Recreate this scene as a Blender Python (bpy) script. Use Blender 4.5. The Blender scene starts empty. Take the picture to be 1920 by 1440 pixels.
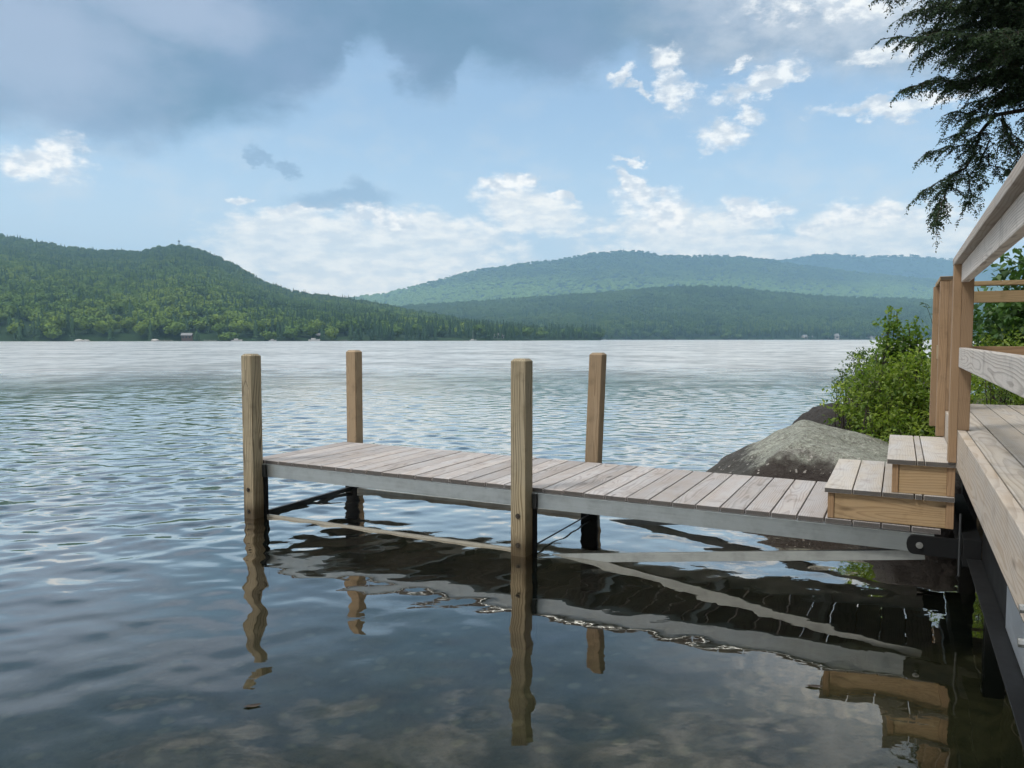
import bpy, bmesh, math, random
import numpy as np
from mathutils import Vector, Matrix, noise as mnoise

random.seed(7)
RNG = np.random.default_rng(11)
scene = bpy.context.scene
COL = scene.collection
R = math.radians

# ------------------------------------------------------------------ frames
FPX, PITCH, HEAD = 1444.5, 0.0585, -0.466      # focal length in px of a 1920 wide frame
CAM_H = 1.4
O = np.array([-2.0074, 5.9254, 0.0])           # foot of the outer front dock post
E1 = np.array([math.cos(HEAD), math.sin(HEAD), 0.0])   # along the dock towards the shore
E2 = np.array([-math.sin(HEAD), math.cos(HEAD), 0.0])  # across the dock, away from the viewer


def W(t, n, z=0.0):
    return O + E1 * t + E2 * n + np.array([0, 0, z])


def ray(x, y):
    a, b = (x - 960) / FPX, (720 - y) / FPX
    return np.array([a, math.cos(PITCH) + b * math.sin(PITCH), -math.sin(PITCH) + b * math.cos(PITCH)])


def azel(x, y):
    d = ray(x, y)
    d = d / np.linalg.norm(d)
    return math.degrees(math.atan2(d[0], d[1])), math.degrees(math.asin(d[2]))


def smooth(a, b, x):
    t = np.clip((x - a) / (b - a), 0, 1)
    return t * t * (3 - 2 * t)


# ------------------------------------------------------------------ numpy value noise
_perm = np.random.default_rng(3).random((64, 64, 64))


def vnoise(p):
    p = np.asarray(p, float)
    i = np.floor(p).astype(int)
    f = p - i
    f = f * f * (3 - 2 * f)
    i0, i1 = i & 63, (i + 1) & 63
    x0, y0, z0 = i0[..., 0], i0[..., 1], i0[..., 2]
    x1, y1, z1 = i1[..., 0], i1[..., 1], i1[..., 2]
    fx, fy, fz = f[..., 0], f[..., 1], f[..., 2]
    def L(a, b, t): return a + (b - a) * t
    c00 = L(_perm[x0, y0, z0], _perm[x1, y0, z0], fx); c10 = L(_perm[x0, y1, z0], _perm[x1, y1, z0], fx)
    c01 = L(_perm[x0, y0, z1], _perm[x1, y0, z1], fx); c11 = L(_perm[x0, y1, z1], _perm[x1, y1, z1], fx)
    return L(L(c00, c10, fy), L(c01, c11, fy), fz) * 2 - 1


def fbm(p, o=4):
    p = np.asarray(p, float)
    s, a, t = 0, 1.0, 0
    for k in range(o):
        s = s + a * vnoise(p * (2.03 ** k) + k * 7.3)
        t += a
        a *= 0.5
    return s / t


# ------------------------------------------------------------------ node helper
class NT:
    def __init__(self, tree):
        self.t = tree
        self.n = tree.nodes
        self.l = tree.links

    def put(self, sock, v):
        if v is None:
            return
        if isinstance(v, bpy.types.NodeSocket):
            self.l.new(v, sock)
        else:
            if sock.type in ('RGBA',) and len(v) == 3:
                v = (*v, 1)
            sock.default_value = v

    def node(self, typ, **kw):
        nd = self.n.new(typ)
        for k, v in kw.items():
            setattr(nd, k, v)
        return nd

    def math(self, op, a, b=None, c=None, clamp=False):
        nd = self.node('ShaderNodeMath', operation=op, use_clamp=clamp)
        self.put(nd.inputs[0], a); self.put(nd.inputs[1], b)
        if c is not None: self.put(nd.inputs[2], c)
        return nd.outputs[0]

    def vmath(self, op, a, b=None, c=None, scale=None):
        nd = self.node('ShaderNodeVectorMath', operation=op)
        self.put(nd.inputs[0], a); self.put(nd.inputs[1], b)
        if c is not None: self.put(nd.inputs[2], c)
        if scale is not None: self.put(nd.inputs['Scale'], scale)
        return nd.outputs['Value'] if op in ('LENGTH', 'DISTANCE', 'DOT_PRODUCT') else nd.outputs['Vector']

    def mix(self, f, a, b, blend='MIX'):
        nd = self.node('ShaderNodeMix', data_type='RGBA', blend_type=blend)
        self.put(nd.inputs[0], f); self.put(nd.inputs[6], a); self.put(nd.inputs[7], b)
        return nd.outputs[2]

    def noise(self, vec, scale, detail=4, rough=0.55, dist=0.0, col=False):
        nd = self.node('ShaderNodeTexNoise')
        self.put(nd.inputs['Vector'], vec); self.put(nd.inputs['Scale'], scale)
        nd.inputs['Detail'].default_value = detail
        nd.inputs['Roughness'].default_value = rough
        nd.inputs['Distortion'].default_value = dist
        return nd.outputs['Color'] if col else nd.outputs['Fac']

    def ramp(self, f, a, b, lo=0.0, hi=1.0, smooth=True):
        nd = self.node('ShaderNodeMapRange', interpolation_type='SMOOTHSTEP' if smooth else 'LINEAR')
        self.put(nd.inputs[0], f); self.put(nd.inputs[1], a); self.put(nd.inputs[2], b)
        self.put(nd.inputs[3], lo); self.put(nd.inputs[4], hi)
        return nd.outputs[0]

    def sep(self, v):
        nd = self.node('ShaderNodeSeparateXYZ')
        self.put(nd.inputs[0], v)
        return nd.outputs

    def comb(self, x=0.0, y=0.0, z=0.0):
        nd = self.node('ShaderNodeCombineXYZ')
        for i, v in enumerate((x, y, z)): self.put(nd.inputs[i], v)
        return nd.outputs[0]

    def attr(self, name, out='Vector'):
        nd = self.node('ShaderNodeAttribute', attribute_name=name)
        return nd.outputs[out]

    def bump(self, h, dist=0.01, strength=1.0, normal=None):
        nd = self.node('ShaderNodeBump')
        self.put(nd.inputs['Height'], h)
        nd.inputs['Distance'].default_value = dist
        self.put(nd.inputs['Strength'], strength)
        if normal is not None: self.put(nd.inputs['Normal'], normal)
        return nd.outputs[0]


def material(name):
    m = bpy.data.materials.new(name)
    m.use_nodes = True
    nt = NT(m.node_tree)
    nt.n.clear()
    out = nt.node('ShaderNodeOutputMaterial')
    return m, nt, out


def principled(nt, out, col, rough=0.7, metal=0.0, normal=None, spec=0.5, **kw):
    b = nt.node('ShaderNodeBsdfPrincipled')
    nt.put(b.inputs['Base Color'], col); nt.put(b.inputs['Roughness'], rough)
    nt.put(b.inputs['Metallic'], metal); nt.put(b.inputs['Specular IOR Level'], spec)
    if normal is not None: nt.put(b.inputs['Normal'], normal)
    for k, v in kw.items(): nt.put(b.inputs[k.replace('_', ' ')], v)
    nt.l.new(b.outputs[0], out.inputs[0])
    return b


# ------------------------------------------------------------------ materials
def wood_mat(name, light, dark, grey=(0.36, 0.35, 0.35), grey_amt=0.5, rings=150.0, contrast=1.0, wet=False, knots=0.5, rough=0.75, swirl=0.075):
    m, nt, out = material(name)
    wc = nt.attr('wc')
    rnd = nt.attr('rnd', 'Fac')
    x, y, z = nt.sep(wc)
    # slow warp along the grain makes the cathedral figure
    wv = nt.vmath('MULTIPLY', wc, (1.3, 7.0, 7.0))
    w = nt.noise(wv, 1.0, 2, 0.5, col=True)
    w = nt.vmath('SUBTRACT', w, (0.5, 0.5, 0.5))
    w = nt.vmath('MULTIPLY', w, (0.0, swirl, swirl))
    # knots : sparse cells, bend the rings round them
    kv = nt.vmath('MULTIPLY', wc, (2.1, 9.0, 9.0))
    vo = nt.node('ShaderNodeTexVoronoi', feature='F1')
    nt.put(vo.inputs['Vector'], kv); vo.inputs['Scale'].default_value = 1.0
    kd = vo.outputs['Distance']
    kpick = nt.math('GREATER_THAN', nt.sep(vo.outputs['Color'])[0], 1.0 - knots * 0.5)
    kfar = nt.ramp(kd, 0.0, 0.55, 1.0, 0.0)
    kfar = nt.math('MULTIPLY', kfar, kpick)
    p = nt.vmath('ADD', wc, w)
    px, py, pz = nt.sep(p)
    r = nt.math('SQRT', nt.math('ADD', nt.math('MULTIPLY', py, py), nt.math('MULTIPLY', pz, pz)))
    r = nt.math('ADD', r, nt.math('MULTIPLY', kfar, 0.022))
    ring = nt.math('FRACT', nt.math('MULTIPLY', r, rings))
    late = nt.ramp(ring, 0.35, 0.9)
    late = nt.math('MULTIPLY', late, nt.ramp(ring, 1.0, 0.92))
    fib = nt.noise(nt.vmath('MULTIPLY', wc, (6.0, 320.0, 320.0)), 1.0, 3, 0.6)
    big = nt.noise(nt.vmath('MULTIPLY', wc, (2.5, 9.0, 9.0)), 1.0, 3, 0.55)
    f = nt.math('MULTIPLY', late, 0.75 * contrast)
    f = nt.math('ADD', f, nt.math('MULTIPLY', nt.math('SUBTRACT', fib, 0.5), 0.9), clamp=True)
    col = nt.mix(f, light, dark)
    g = nt.math('MULTIPLY', nt.ramp(big, 0.3, 0.75), grey_amt * 1.3, clamp=True)
    gcol = nt.mix(f, grey, tuple(c * 0.68 for c in grey))
    col = nt.mix(g, col, gcol)
    kcore = nt.math('MULTIPLY', nt.ramp(kd, 0.05, 0.16, 1.0, 0.0), kpick)
    col = nt.mix(nt.math('MULTIPLY', kcore, 0.75), col, tuple(c * 0.35 for c in dark))
    v = nt.ramp(rnd, 0.0, 1.0, 0.86, 1.12, smooth=False)
    col = nt.mix(1.0, col, nt.comb(v, v, v), 'MULTIPLY')
    eg = nt.attr('endgrain', 'Fac')
    col = nt.mix(nt.math('MULTIPLY', eg, 0.85), col, (0.04, 0.036, 0.033))  # dark end grain, with the shade of the board ends put into its tone
    blot = nt.noise(wc, 9.0, 4, 0.6)
    col = nt.mix(nt.ramp(blot, 0.5, 0.8, 0.0, 0.45), col, tuple(c * 0.5 for c in dark))
    rgh = rough
    if wet:
        geo = nt.node('ShaderNodeNewGeometry').outputs['Position']
        zz = nt.sep(geo)[2]
        edge = nt.noise(nt.vmath('MULTIPLY', geo, (40.0, 40.0, 9.0)), 1.0, 3, 0.6)
        zz = nt.math('ADD', zz, nt.math('MULTIPLY', nt.math('SUBTRACT', edge, 0.5), -0.10))
        wf = nt.ramp(zz, 0.04, 0.17, 1.0, 0.0)
        col = nt.mix(nt.math('MULTIPLY', wf, 0.82), col, (0.018, 0.014, 0.009))
        zf = nt.ramp(zz, 0.08, 0.55, 0.28, 0.0)
        col = nt.mix(zf, col, (0.16, 0.10, 0.035))
        rgh = nt.ramp(wf, 0.0, 1.0, rough, 0.3)
    h = nt.math('ADD', nt.math('MULTIPLY', fib, 0.6), nt.math('MULTIPLY', late, 0.4))
    nrm = nt.bump(h, 0.0012, 0.7)
    principled(nt, out, col, rgh, 0, nrm, 0.3)
    return m


M = {}
M['dock_wood'] = wood_mat('weathered dock planks', (0.345, 0.31, 0.288), (0.195, 0.162, 0.145), (0.36, 0.345, 0.345), 0.85, 95, 0.95, knots=0.6)
M['dock_end'] = M['dock_wood']
M['post_wood'] = wood_mat('treated post wood', (0.36, 0.305, 0.205), (0.13, 0.095, 0.05), (0.32, 0.285, 0.215), 0.4, 72, 1.3, wet=True, knots=0.9)
M['post_warm'] = wood_mat('brown post wood', (0.33, 0.245, 0.155), (0.19, 0.125, 0.07), (0.30, 0.235, 0.165), 0.3, 95, 1.0, wet=True, knots=0.4)
M['step_wood'] = wood_mat('golden pine boards', (0.42, 0.29, 0.155), (0.25, 0.155, 0.075), (0.36, 0.265, 0.165), 0.45, 62, 0.8, knots=1.1, swirl=0.11)
M['trim_wood'] = wood_mat('brown trim boards', (0.30, 0.19, 0.105), (0.19, 0.115, 0.06), (0.27, 0.19, 0.12), 0.25, 140, 0.8, knots=0.2)
M['tread_wood'] = wood_mat('grey tread boards', (0.40, 0.36, 0.31), (0.28, 0.235, 0.19), (0.40, 0.385, 0.375), 0.8, 120, 0.6, knots=0.5)
M['deck_wood'] = wood_mat('weathered platform boards', (0.37, 0.325, 0.27), (0.22, 0.18, 0.14), (0.35, 0.325, 0.30), 0.75, 130, 0.85, knots=0.35, swirl=0.04)
M['fascia_wood'] = wood_mat('pale fascia board', (0.44, 0.365, 0.29), (0.30, 0.22, 0.145), (0.41, 0.37, 0.33), 0.65, 80, 0.8, knots=0.5)
M['rail_wood'] = wood_mat('silvered rail board', (0.50, 0.46, 0.42), (0.20, 0.175, 0.15), (0.48, 0.45, 0.42), 0.6, 120, 0.85, knots=0.4, swirl=0.05)
M['railpost_wood'] = wood_mat('brown rail post', (0.27, 0.18, 0.105), (0.175, 0.11, 0.06), (0.25, 0.175, 0.12), 0.3, 150, 0.8, knots=0.15)
M['cap_wood'] = wood_mat('grey cap rail', (0.34, 0.30, 0.26), (0.22, 0.18, 0.15), (0.33, 0.31, 0.29), 0.6, 130, 0.8, knots=0.2)
M['farrail_wood'] = wood_mat('tan rear rail', (0.30, 0.215, 0.115), (0.20, 0.135, 0.065), (0.27, 0.21, 0.13), 0.3, 150, 0.8, knots=0.2)


def metal_mat(name, col, rough, metal=1.0, streak=True, dirt=0.3, spec=0.5):
    m, nt, out = material(name)
    g = nt.attr('wc')
    s = nt.noise(nt.vmath('MULTIPLY', g, (1.5, 120.0, 120.0)), 1.0, 3, 0.6)
    b = nt.noise(g, 7.0, 4, 0.65)
    c = nt.mix(nt.ramp(b, 0.4, 0.8, 0.0, dirt), col, tuple(v * 0.45 for v in col))
    c = nt.mix(nt.ramp(s, 0.3, 0.75, 0.0, 0.25), c, tuple(min(1, v * 1.3) for v in col))
    rg = nt.math('ADD', nt.math('MULTIPLY', b, 0.25), rough - 0.1)
    principled(nt, out, c, rg, metal, nt.bump(s, 0.0006, 0.4), spec)
    return m


M['alu'] = metal_mat('mill aluminium', (0.42, 0.45, 0.45), 0.36, dirt=0.55)
M['alu_brace'] = metal_mat('weathered aluminium brace', (0.34, 0.36, 0.35), 0.6, 0.6, dirt=0.6)
M['alu_old'] = metal_mat('stained aluminium', (0.42, 0.40, 0.34), 0.5, 0.7, dirt=0.6)
M['steel'] = metal_mat('black painted steel', (0.006, 0.0065, 0.007), 0.65, 0.0, spec=0.2)
M['steel_grey'] = metal_mat('dark grey steel', (0.035, 0.038, 0.04), 0.45, 0.3)
M['bolt'] = metal_mat('zinc bolt', (0.45, 0.45, 0.43), 0.35)
M['bolt_dark'] = metal_mat('rusted bolt', (0.05, 0.04, 0.03), 0.5, 0.5)
M['galv'] = metal_mat('galvanised plate', (0.55, 0.58, 0.62), 0.4)


def granite_mat(name, lichen=0.8, darkness=0.0):
    m, nt, out = material(name)
    tc = nt.node('ShaderNodeTexCoord').outputs['Object']
    geo = nt.node('ShaderNodeNewGeometry')
    n1 = nt.noise(tc, 3.0, 6, 0.65)
    n2 = nt.noise(tc, 38.0, 4, 0.7)
    n3 = nt.noise(tc, 11.0, 5, 0.7)
    n4 = nt.noise(tc, 120.0, 3, 0.7)
    base = nt.mix(nt.ramp(n2, 0.35, 0.65), (0.10, 0.088, 0.08), (0.30, 0.285, 0.265))
    lich = nt.mix(nt.ramp(n3, 0.4, 0.6), (0.26, 0.28, 0.235), (0.38, 0.40, 0.345))
    lich = nt.mix(nt.ramp(n4, 0.42, 0.6), lich, (0.13, 0.135, 0.10))
    lich = nt.mix(nt.ramp(nt.noise(tc, 24.0, 5, .75), 0.50, 0.60, 0, .85), lich, (0.085, 0.08, 0.065))
    lich = nt.mix(nt.ramp(nt.noise(tc, 15.0, 4, .7), 0.56, 0.68, 0, .7), lich, (0.42, 0.45, 0.38))
    nz = nt.sep(geo.outputs['Normal'])[2]
    pz = nt.sep(geo.outputs['Position'])[2]
    lf = nt.math('ADD', nt.math('MULTIPLY', nz, 0.9), nt.math('MULTIPLY', nt.math('SUBTRACT', n1, 0.5), 1.8))
    col = nt.mix(nt.math('MULTIPLY', nt.ramp(lf, 0.25, 0.75), lichen), base, lich)
    # dark water stain near the waterline
    st = nt.math('ADD', pz, nt.math('MULTIPLY', nt.math('SUBTRACT', n3, 0.5), 0.35))
    sf = nt.ramp(st, 0.26, 0.38, 0.9, 0.0)
    col = nt.mix(sf, col, (0.022, 0.018, 0.016))
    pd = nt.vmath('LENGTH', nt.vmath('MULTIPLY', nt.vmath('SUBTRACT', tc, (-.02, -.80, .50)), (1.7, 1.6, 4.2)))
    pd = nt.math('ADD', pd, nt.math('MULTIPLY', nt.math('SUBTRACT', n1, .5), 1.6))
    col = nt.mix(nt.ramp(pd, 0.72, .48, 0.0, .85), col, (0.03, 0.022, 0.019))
    spk = nt.ramp(nt.noise(tc, 22.0, 2, 0.5), 0.66, 0.70)
    col = nt.mix(nt.math('MULTIPLY', spk, 0.7), col, (0.40, 0.37, 0.34))
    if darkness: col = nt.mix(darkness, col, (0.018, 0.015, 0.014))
    h = nt.math('ADD', nt.math('MULTIPLY', n3, 1.2), nt.math('MULTIPLY', n2, 0.5))
    principled(nt, out, col, 0.85, 0, nt.bump(h, 0.035, 1.0), 0.3)
    return m


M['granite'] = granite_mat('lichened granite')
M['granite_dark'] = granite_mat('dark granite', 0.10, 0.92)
M['granite_grey'] = granite_mat('grey granite', 0.4, 0.1)


def leaf_mat(name, a, b, trans=0.35, gloss=0.5, yellow=None):
    m, nt, out = material(name)
    rnd = nt.attr('rnd', 'Fac')
    col = nt.mix(rnd, a, b)
    if yellow:
        col = nt.mix(nt.ramp(rnd, 0.9, 1.0, 0, 0.7), col, yellow)
    d = nt.node('ShaderNodeBsdfPrincipled')
    nt.put(d.inputs['Base Color'], col); d.inputs['Roughness'].default_value = gloss
    d.inputs['Specular IOR Level'].default_value = 0.35
    t = nt.node('ShaderNodeBsdfTranslucent')
    nt.put(t.inputs['Color'], nt.mix(1.0, col, (1.3, 1.45, 0.7), 'MULTIPLY'))
    mx = nt.node('ShaderNodeMixShader')
    mx.inputs[0].default_value = trans
    nt.l.new(d.outputs[0], mx.inputs[1]); nt.l.new(t.outputs[0], mx.inputs[2])
    nt.l.new(mx.outputs[0], out.inputs[0])
    return m


M['hemlock_leaf'] = leaf_mat('hemlock needles', (0.009, 0.022, 0.010), (0.030, 0.062, 0.020), 0.2, 0.75)
M['bush_leaf'] = leaf_mat('bright shrub leaves', (0.055, 0.115, 0.02), (0.27, 0.34, 0.055), 0.42)
M['berry_leaf'] = leaf_mat('small oval shrub leaves', (0.04, 0.085, 0.026), (0.11, 0.17, 0.05), 0.32)
M['sapling_leaf'] = leaf_mat('sapling leaves', (0.06, 0.125, 0.022), (0.18, 0.27, 0.05), 0.42, yellow=(0.22, 0.16, 0.05))
M['maple_leaf'] = leaf_mat('maple leaves', (0.035, 0.085, 0.026), (0.085, 0.16, 0.042), 0.3)


def bark_mat():
    m, nt, out = material('rough bark')
    tc = nt.node('ShaderNodeTexCoord').outputs['Object']
    n = nt.noise(nt.vmath('MULTIPLY', tc, (22.0, 22.0, 5.0)), 1.0, 5, 0.65)
    col = nt.mix(nt.ramp(n, 0.3, 0.7), (0.02, 0.016, 0.013), (0.075, 0.06, 0.05))
    principled(nt, out, col, 0.9, 0, nt.bump(n, 0.02, 0.8), 0.2)
    return m


M['bark'] = bark_mat()


def canopy_mat(name, dark, mid, light, scale=0.0055, conifer=False):
    m, nt, out = material(name)
    oi = nt.node('ShaderNodeObjectInfo').outputs['Random']
    pos = nt.node('ShaderNodeNewGeometry').outputs['Position']
    patch = nt.noise(pos, scale, 4, 0.6)
    patch = nt.ramp(patch, 0.38, 0.62)
    f = nt.math('ADD', nt.math('MULTIPLY', oi, 0.42), nt.math('MULTIPLY', patch, 0.72), clamp=True)
    col = nt.mix(nt.ramp(f, 0.0, 0.55), dark, mid)
    col = nt.mix(nt.ramp(f, 0.55, 1.0), col, light)
    # sunlit band low on the far mountain put into the canopy colour, darker above
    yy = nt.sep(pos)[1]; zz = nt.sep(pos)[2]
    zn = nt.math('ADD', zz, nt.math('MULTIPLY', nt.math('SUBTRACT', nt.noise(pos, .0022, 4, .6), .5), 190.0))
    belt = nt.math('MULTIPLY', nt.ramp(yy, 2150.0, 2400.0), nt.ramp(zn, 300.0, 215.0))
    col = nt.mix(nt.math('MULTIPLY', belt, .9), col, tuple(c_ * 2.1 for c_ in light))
    high = nt.math('MULTIPLY', nt.ramp(yy, 2150.0, 2400.0), nt.ramp(zn, 320.0, 420.0))
    col = nt.mix(nt.math('MULTIPLY', high, .6), col, dark)
    midh = nt.math('MULTIPLY', nt.ramp(yy, 1000.0, 1150.0), nt.ramp(yy, 2300.0, 2150.0))  # middle hill painted darker, its shadow put into the canopy colour
    col = nt.mix(nt.math('MULTIPLY', midh, .55), col, dark)
    leafn = nt.noise(pos, 0.5, 2, 0.5)
    col = nt.mix(nt.ramp(leafn, 0.35, 0.7, 0.0, 0.45), col, dark)
    principled(nt, out, col, 0.8, 0, None, 0.2)
    return m


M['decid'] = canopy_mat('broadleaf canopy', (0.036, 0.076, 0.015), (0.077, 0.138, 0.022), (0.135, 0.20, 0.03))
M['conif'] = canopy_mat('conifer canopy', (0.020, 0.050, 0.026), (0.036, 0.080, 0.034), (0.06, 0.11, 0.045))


def hill_mat():
    m, nt, out = material('forest floor')
    pos = nt.node('ShaderNodeNewGeometry').outputs['Position']
    n = nt.noise(pos, 0.05, 4, 0.6)
    col = nt.mix(n, (0.010, 0.024, 0.010), (0.025, 0.05, 0.018))
    principled(nt, out, col, 0.95, 0, None, 0.1)
    return m


M['hill'] = hill_mat()


def plain(name, col, rough=0.6, var=0.25, metal=0.0):
    m, nt, out = material(name)
    tc = nt.node('ShaderNodeTexCoord').outputs['Object']
    n = nt.noise(tc, 1.7, 4, 0.6)
    c = nt.mix(nt.ramp(n, 0.3, 0.7, 0.0, var), col, tuple(v * 0.5 for v in col))
    principled(nt, out, c, rough, metal, None, 0.4)
    return m


M['white'] = plain('white paint', (0.46, 0.46, 0.45))
M['pink_wall'] = plain('pale pink siding', (0.42, 0.38, 0.37))
M['brown_wall'] = plain('brown cottage siding', (0.10, 0.065, 0.05))
M['roof'] = plain('grey shingle', (0.16, 0.16, 0.165))
M['glass'] = plain('window glass', (0.03, 0.035, 0.04), 0.15)
M['boat_blue'] = plain('boat canopy blue', (0.08, 0.12, 0.2))
M['shore_rock'] = plain('pale shore stone', (0.34, 0.33, 0.31))


def soil_mat():
    m, nt, out = material('shore soil and lake bed')
    pos = nt.node('ShaderNodeNewGeometry').outputs['Position']
    n = nt.noise(pos, 2.2, 6, 0.65)
    n2 = nt.noise(pos, 9.0, 5, 0.7)
    vo = nt.node('ShaderNodeTexVoronoi', feature='F1')
    nt.put(vo.inputs['Vector'], pos); vo.inputs['Scale'].default_value = 5.5
    bed = nt.mix(nt.ramp(n, 0.35, 0.65), (0.045, 0.047, 0.03), (0.13, 0.12, 0.08))
    bed = nt.mix(nt.ramp(vo.outputs['Distance'], 0.12, 0.3, 0.55, 0.0), bed, (0.30, 0.28, 0.21))
    bed = nt.mix(nt.ramp(n2, 0.5, 0.7, 0, 0.6), bed, (0.03, 0.035, 0.018))
    land = nt.mix(nt.ramp(n2, 0.35, 0.7), (0.03, 0.024, 0.016), (0.09, 0.07, 0.045))
    z = nt.sep(pos)[2]
    col = nt.mix(nt.ramp(z, -0.05, 0.12), bed, land)
    principled(nt, out, col, 0.9, 0, nt.bump(n2, 0.03, 0.7), 0.2)
    return m


M['soil'] = soil_mat()


def water_mat():
    m, nt, out = material('lake water')
    geo = nt.node('ShaderNodeNewGeometry')
    pos = geo.outputs['Position']
    x, y, z = nt.sep(pos)
    dist = nt.vmath('LENGTH', nt.vmath('SUBTRACT', pos, (1.2, 1.0, 0.0)))
    # only the finest ripple is left to the shader, the wavelets are modelled
    far_ = nt.ramp(dist, 12.0, 55.0)
    c = nt.noise(nt.vmath('MULTIPLY', pos, (9.0, 12.0, 0.0)), 1.0, 2, 0.5, 0.3)
    b = nt.noise(nt.vmath('MULTIPLY', pos, (0.55, 0.5, 0.0)), 1.0, 5, 0.62, 0.3)
    h = nt.math('MULTIPLY', c, nt.ramp(dist, 2.5, 10.0, 0.0004, 0.0022))
    h = nt.math('ADD', h, nt.math('MULTIPLY', nt.math('MULTIPLY', b, 0.21), far_))
    nrm = nt.bump(h, 1.0, 1.0)
    def fresnel(n_):
        c_ = nt.math('ABSOLUTE', nt.vmath('DOT_PRODUCT', geo.outputs['Incoming'], n_))
        q_ = nt.math('MULTIPLY_ADD', nt.math('POWER', nt.math('SUBTRACT', 1.0, c_, clamp=True), 2.1), 1.0, 0.0)
        return nt.ramp(q_, 0.12, 0.85, 0.02, 1.0)
    frm = nt.math('ADD', nt.math('MULTIPLY', fresnel(geo.outputs['Normal']), 0.5), nt.math('MULTIPLY', fresnel(nrm), 0.5))
    # steeper wind-roughened streaks mirror less of the sky at a glancing view
    s1 = nt.noise(nt.vmath('MULTIPLY', pos, (.7, .8, 0.0)), 1.0, 4, .62)
    s2 = nt.noise(nt.vmath('MULTIPLY', pos, (.10, .09, 0.0)), 1.0, 5, .62)
    st_ = nt.math('ADD', nt.math('MULTIPLY', s1, .5), nt.math('MULTIPLY', s2, .5))
    st_ = nt.math('MULTIPLY', nt.ramp(st_, .42, .60), nt.ramp(dist, 12.0, 30.0, 0.0, .42))
    frm = nt.math('MULTIPLY', frm, nt.math('SUBTRACT', 1.0, st_))
    gl = nt.node('ShaderNodeBsdfGlossy')
    # unresolved wavelets far out read as a rougher surface
    nt.put(gl.inputs['Roughness'], nt.ramp(dist, 10.0, 42.0, 0.012, 0.29))
    gl.inputs['Color'].default_value = (1, .945, .88, 1)
    nt.put(gl.inputs['Normal'], nrm)
    df = nt.node('ShaderNodeBsdfDiffuse')
    df.inputs['Color'].default_value = (0.007, 0.010, 0.008, 1)
    tr = nt.node('ShaderNodeBsdfTransparent')
    tr.inputs['Color'].default_value = (0.46, 0.48, 0.38, 1)
    mb = nt.node('ShaderNodeMixShader')
    nt.put(mb.inputs[0], nt.ramp(dist, 2.0, 12.0, 0.22, 0.95))
    nt.l.new(tr.outputs[0], mb.inputs[1]); nt.l.new(df.outputs[0], mb.inputs[2])
    mx = nt.node('ShaderNodeMixShader')
    nt.put(mx.inputs[0], frm)
    nt.l.new(mb.outputs[0], mx.inputs[1]); nt.l.new(gl.outputs[0], mx.inputs[2])
    nt.l.new(mx.outputs[0], out.inputs[0])
    return m


M['water'] = water_mat()


# ------------------------------------------------------------------ object helpers
def tag(o, label=None, cat=None, group=None, kind=None):
    if label: o['label'] = label
    if cat: o['category'] = cat
    if group: o['group'] = group
    if kind: o['kind'] = kind
    return o


def empty(name, base, rot=0.0, parent=None):
    o = bpy.data.objects.new(name, None)
    COL.objects.link(o)
    o.location = base
    o.rotation_euler = (0, 0, rot)
    o.empty_display_size = 0.2
    return o


def mesh_obj(name, verts, faces, mat, parent=None, attrs=None, smooth_shade=False):
    me = bpy.data.meshes.new(name)
    verts = np.asarray(verts, np.float32)
    if isinstance(faces, np.ndarray):
        k = faces.shape[1]
        me.vertices.add(len(verts)); me.vertices.foreach_set('co', verts.ravel())
        me.loops.add(faces.size); me.loops.foreach_set('vertex_index', faces.astype(np.int32).ravel())
        me.polygons.add(len(faces))
        me.polygons.foreach_set('loop_start', np.arange(0, faces.size, k, dtype=np.int32))
        me.polygons.foreach_set('loop_total', np.full(len(faces), k, np.int32))
        me.update(calc_edges=True)
    else:
        me.from_pydata(verts.tolist(), [], faces)
        me.update()
    for an, arr in (attrs or {}).items():
        arr = np.asarray(arr, np.float32)
        if arr.ndim == 2:
            a = me.attributes.new(an, 'FLOAT_VECTOR', 'POINT'); a.data.foreach_set('vector', arr.ravel())
        else:
            a = me.attributes.new(an, 'FLOAT', 'POINT'); a.data.foreach_set('value', arr)
    if smooth_shade:
        me.polygons.foreach_set('use_smooth', np.ones(len(me.polygons), bool))
    me.materials.append(mat)
    o = bpy.data.objects.new(name, me)
    COL.objects.link(o)
    if parent is not None: o.parent = parent
    return o


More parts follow.
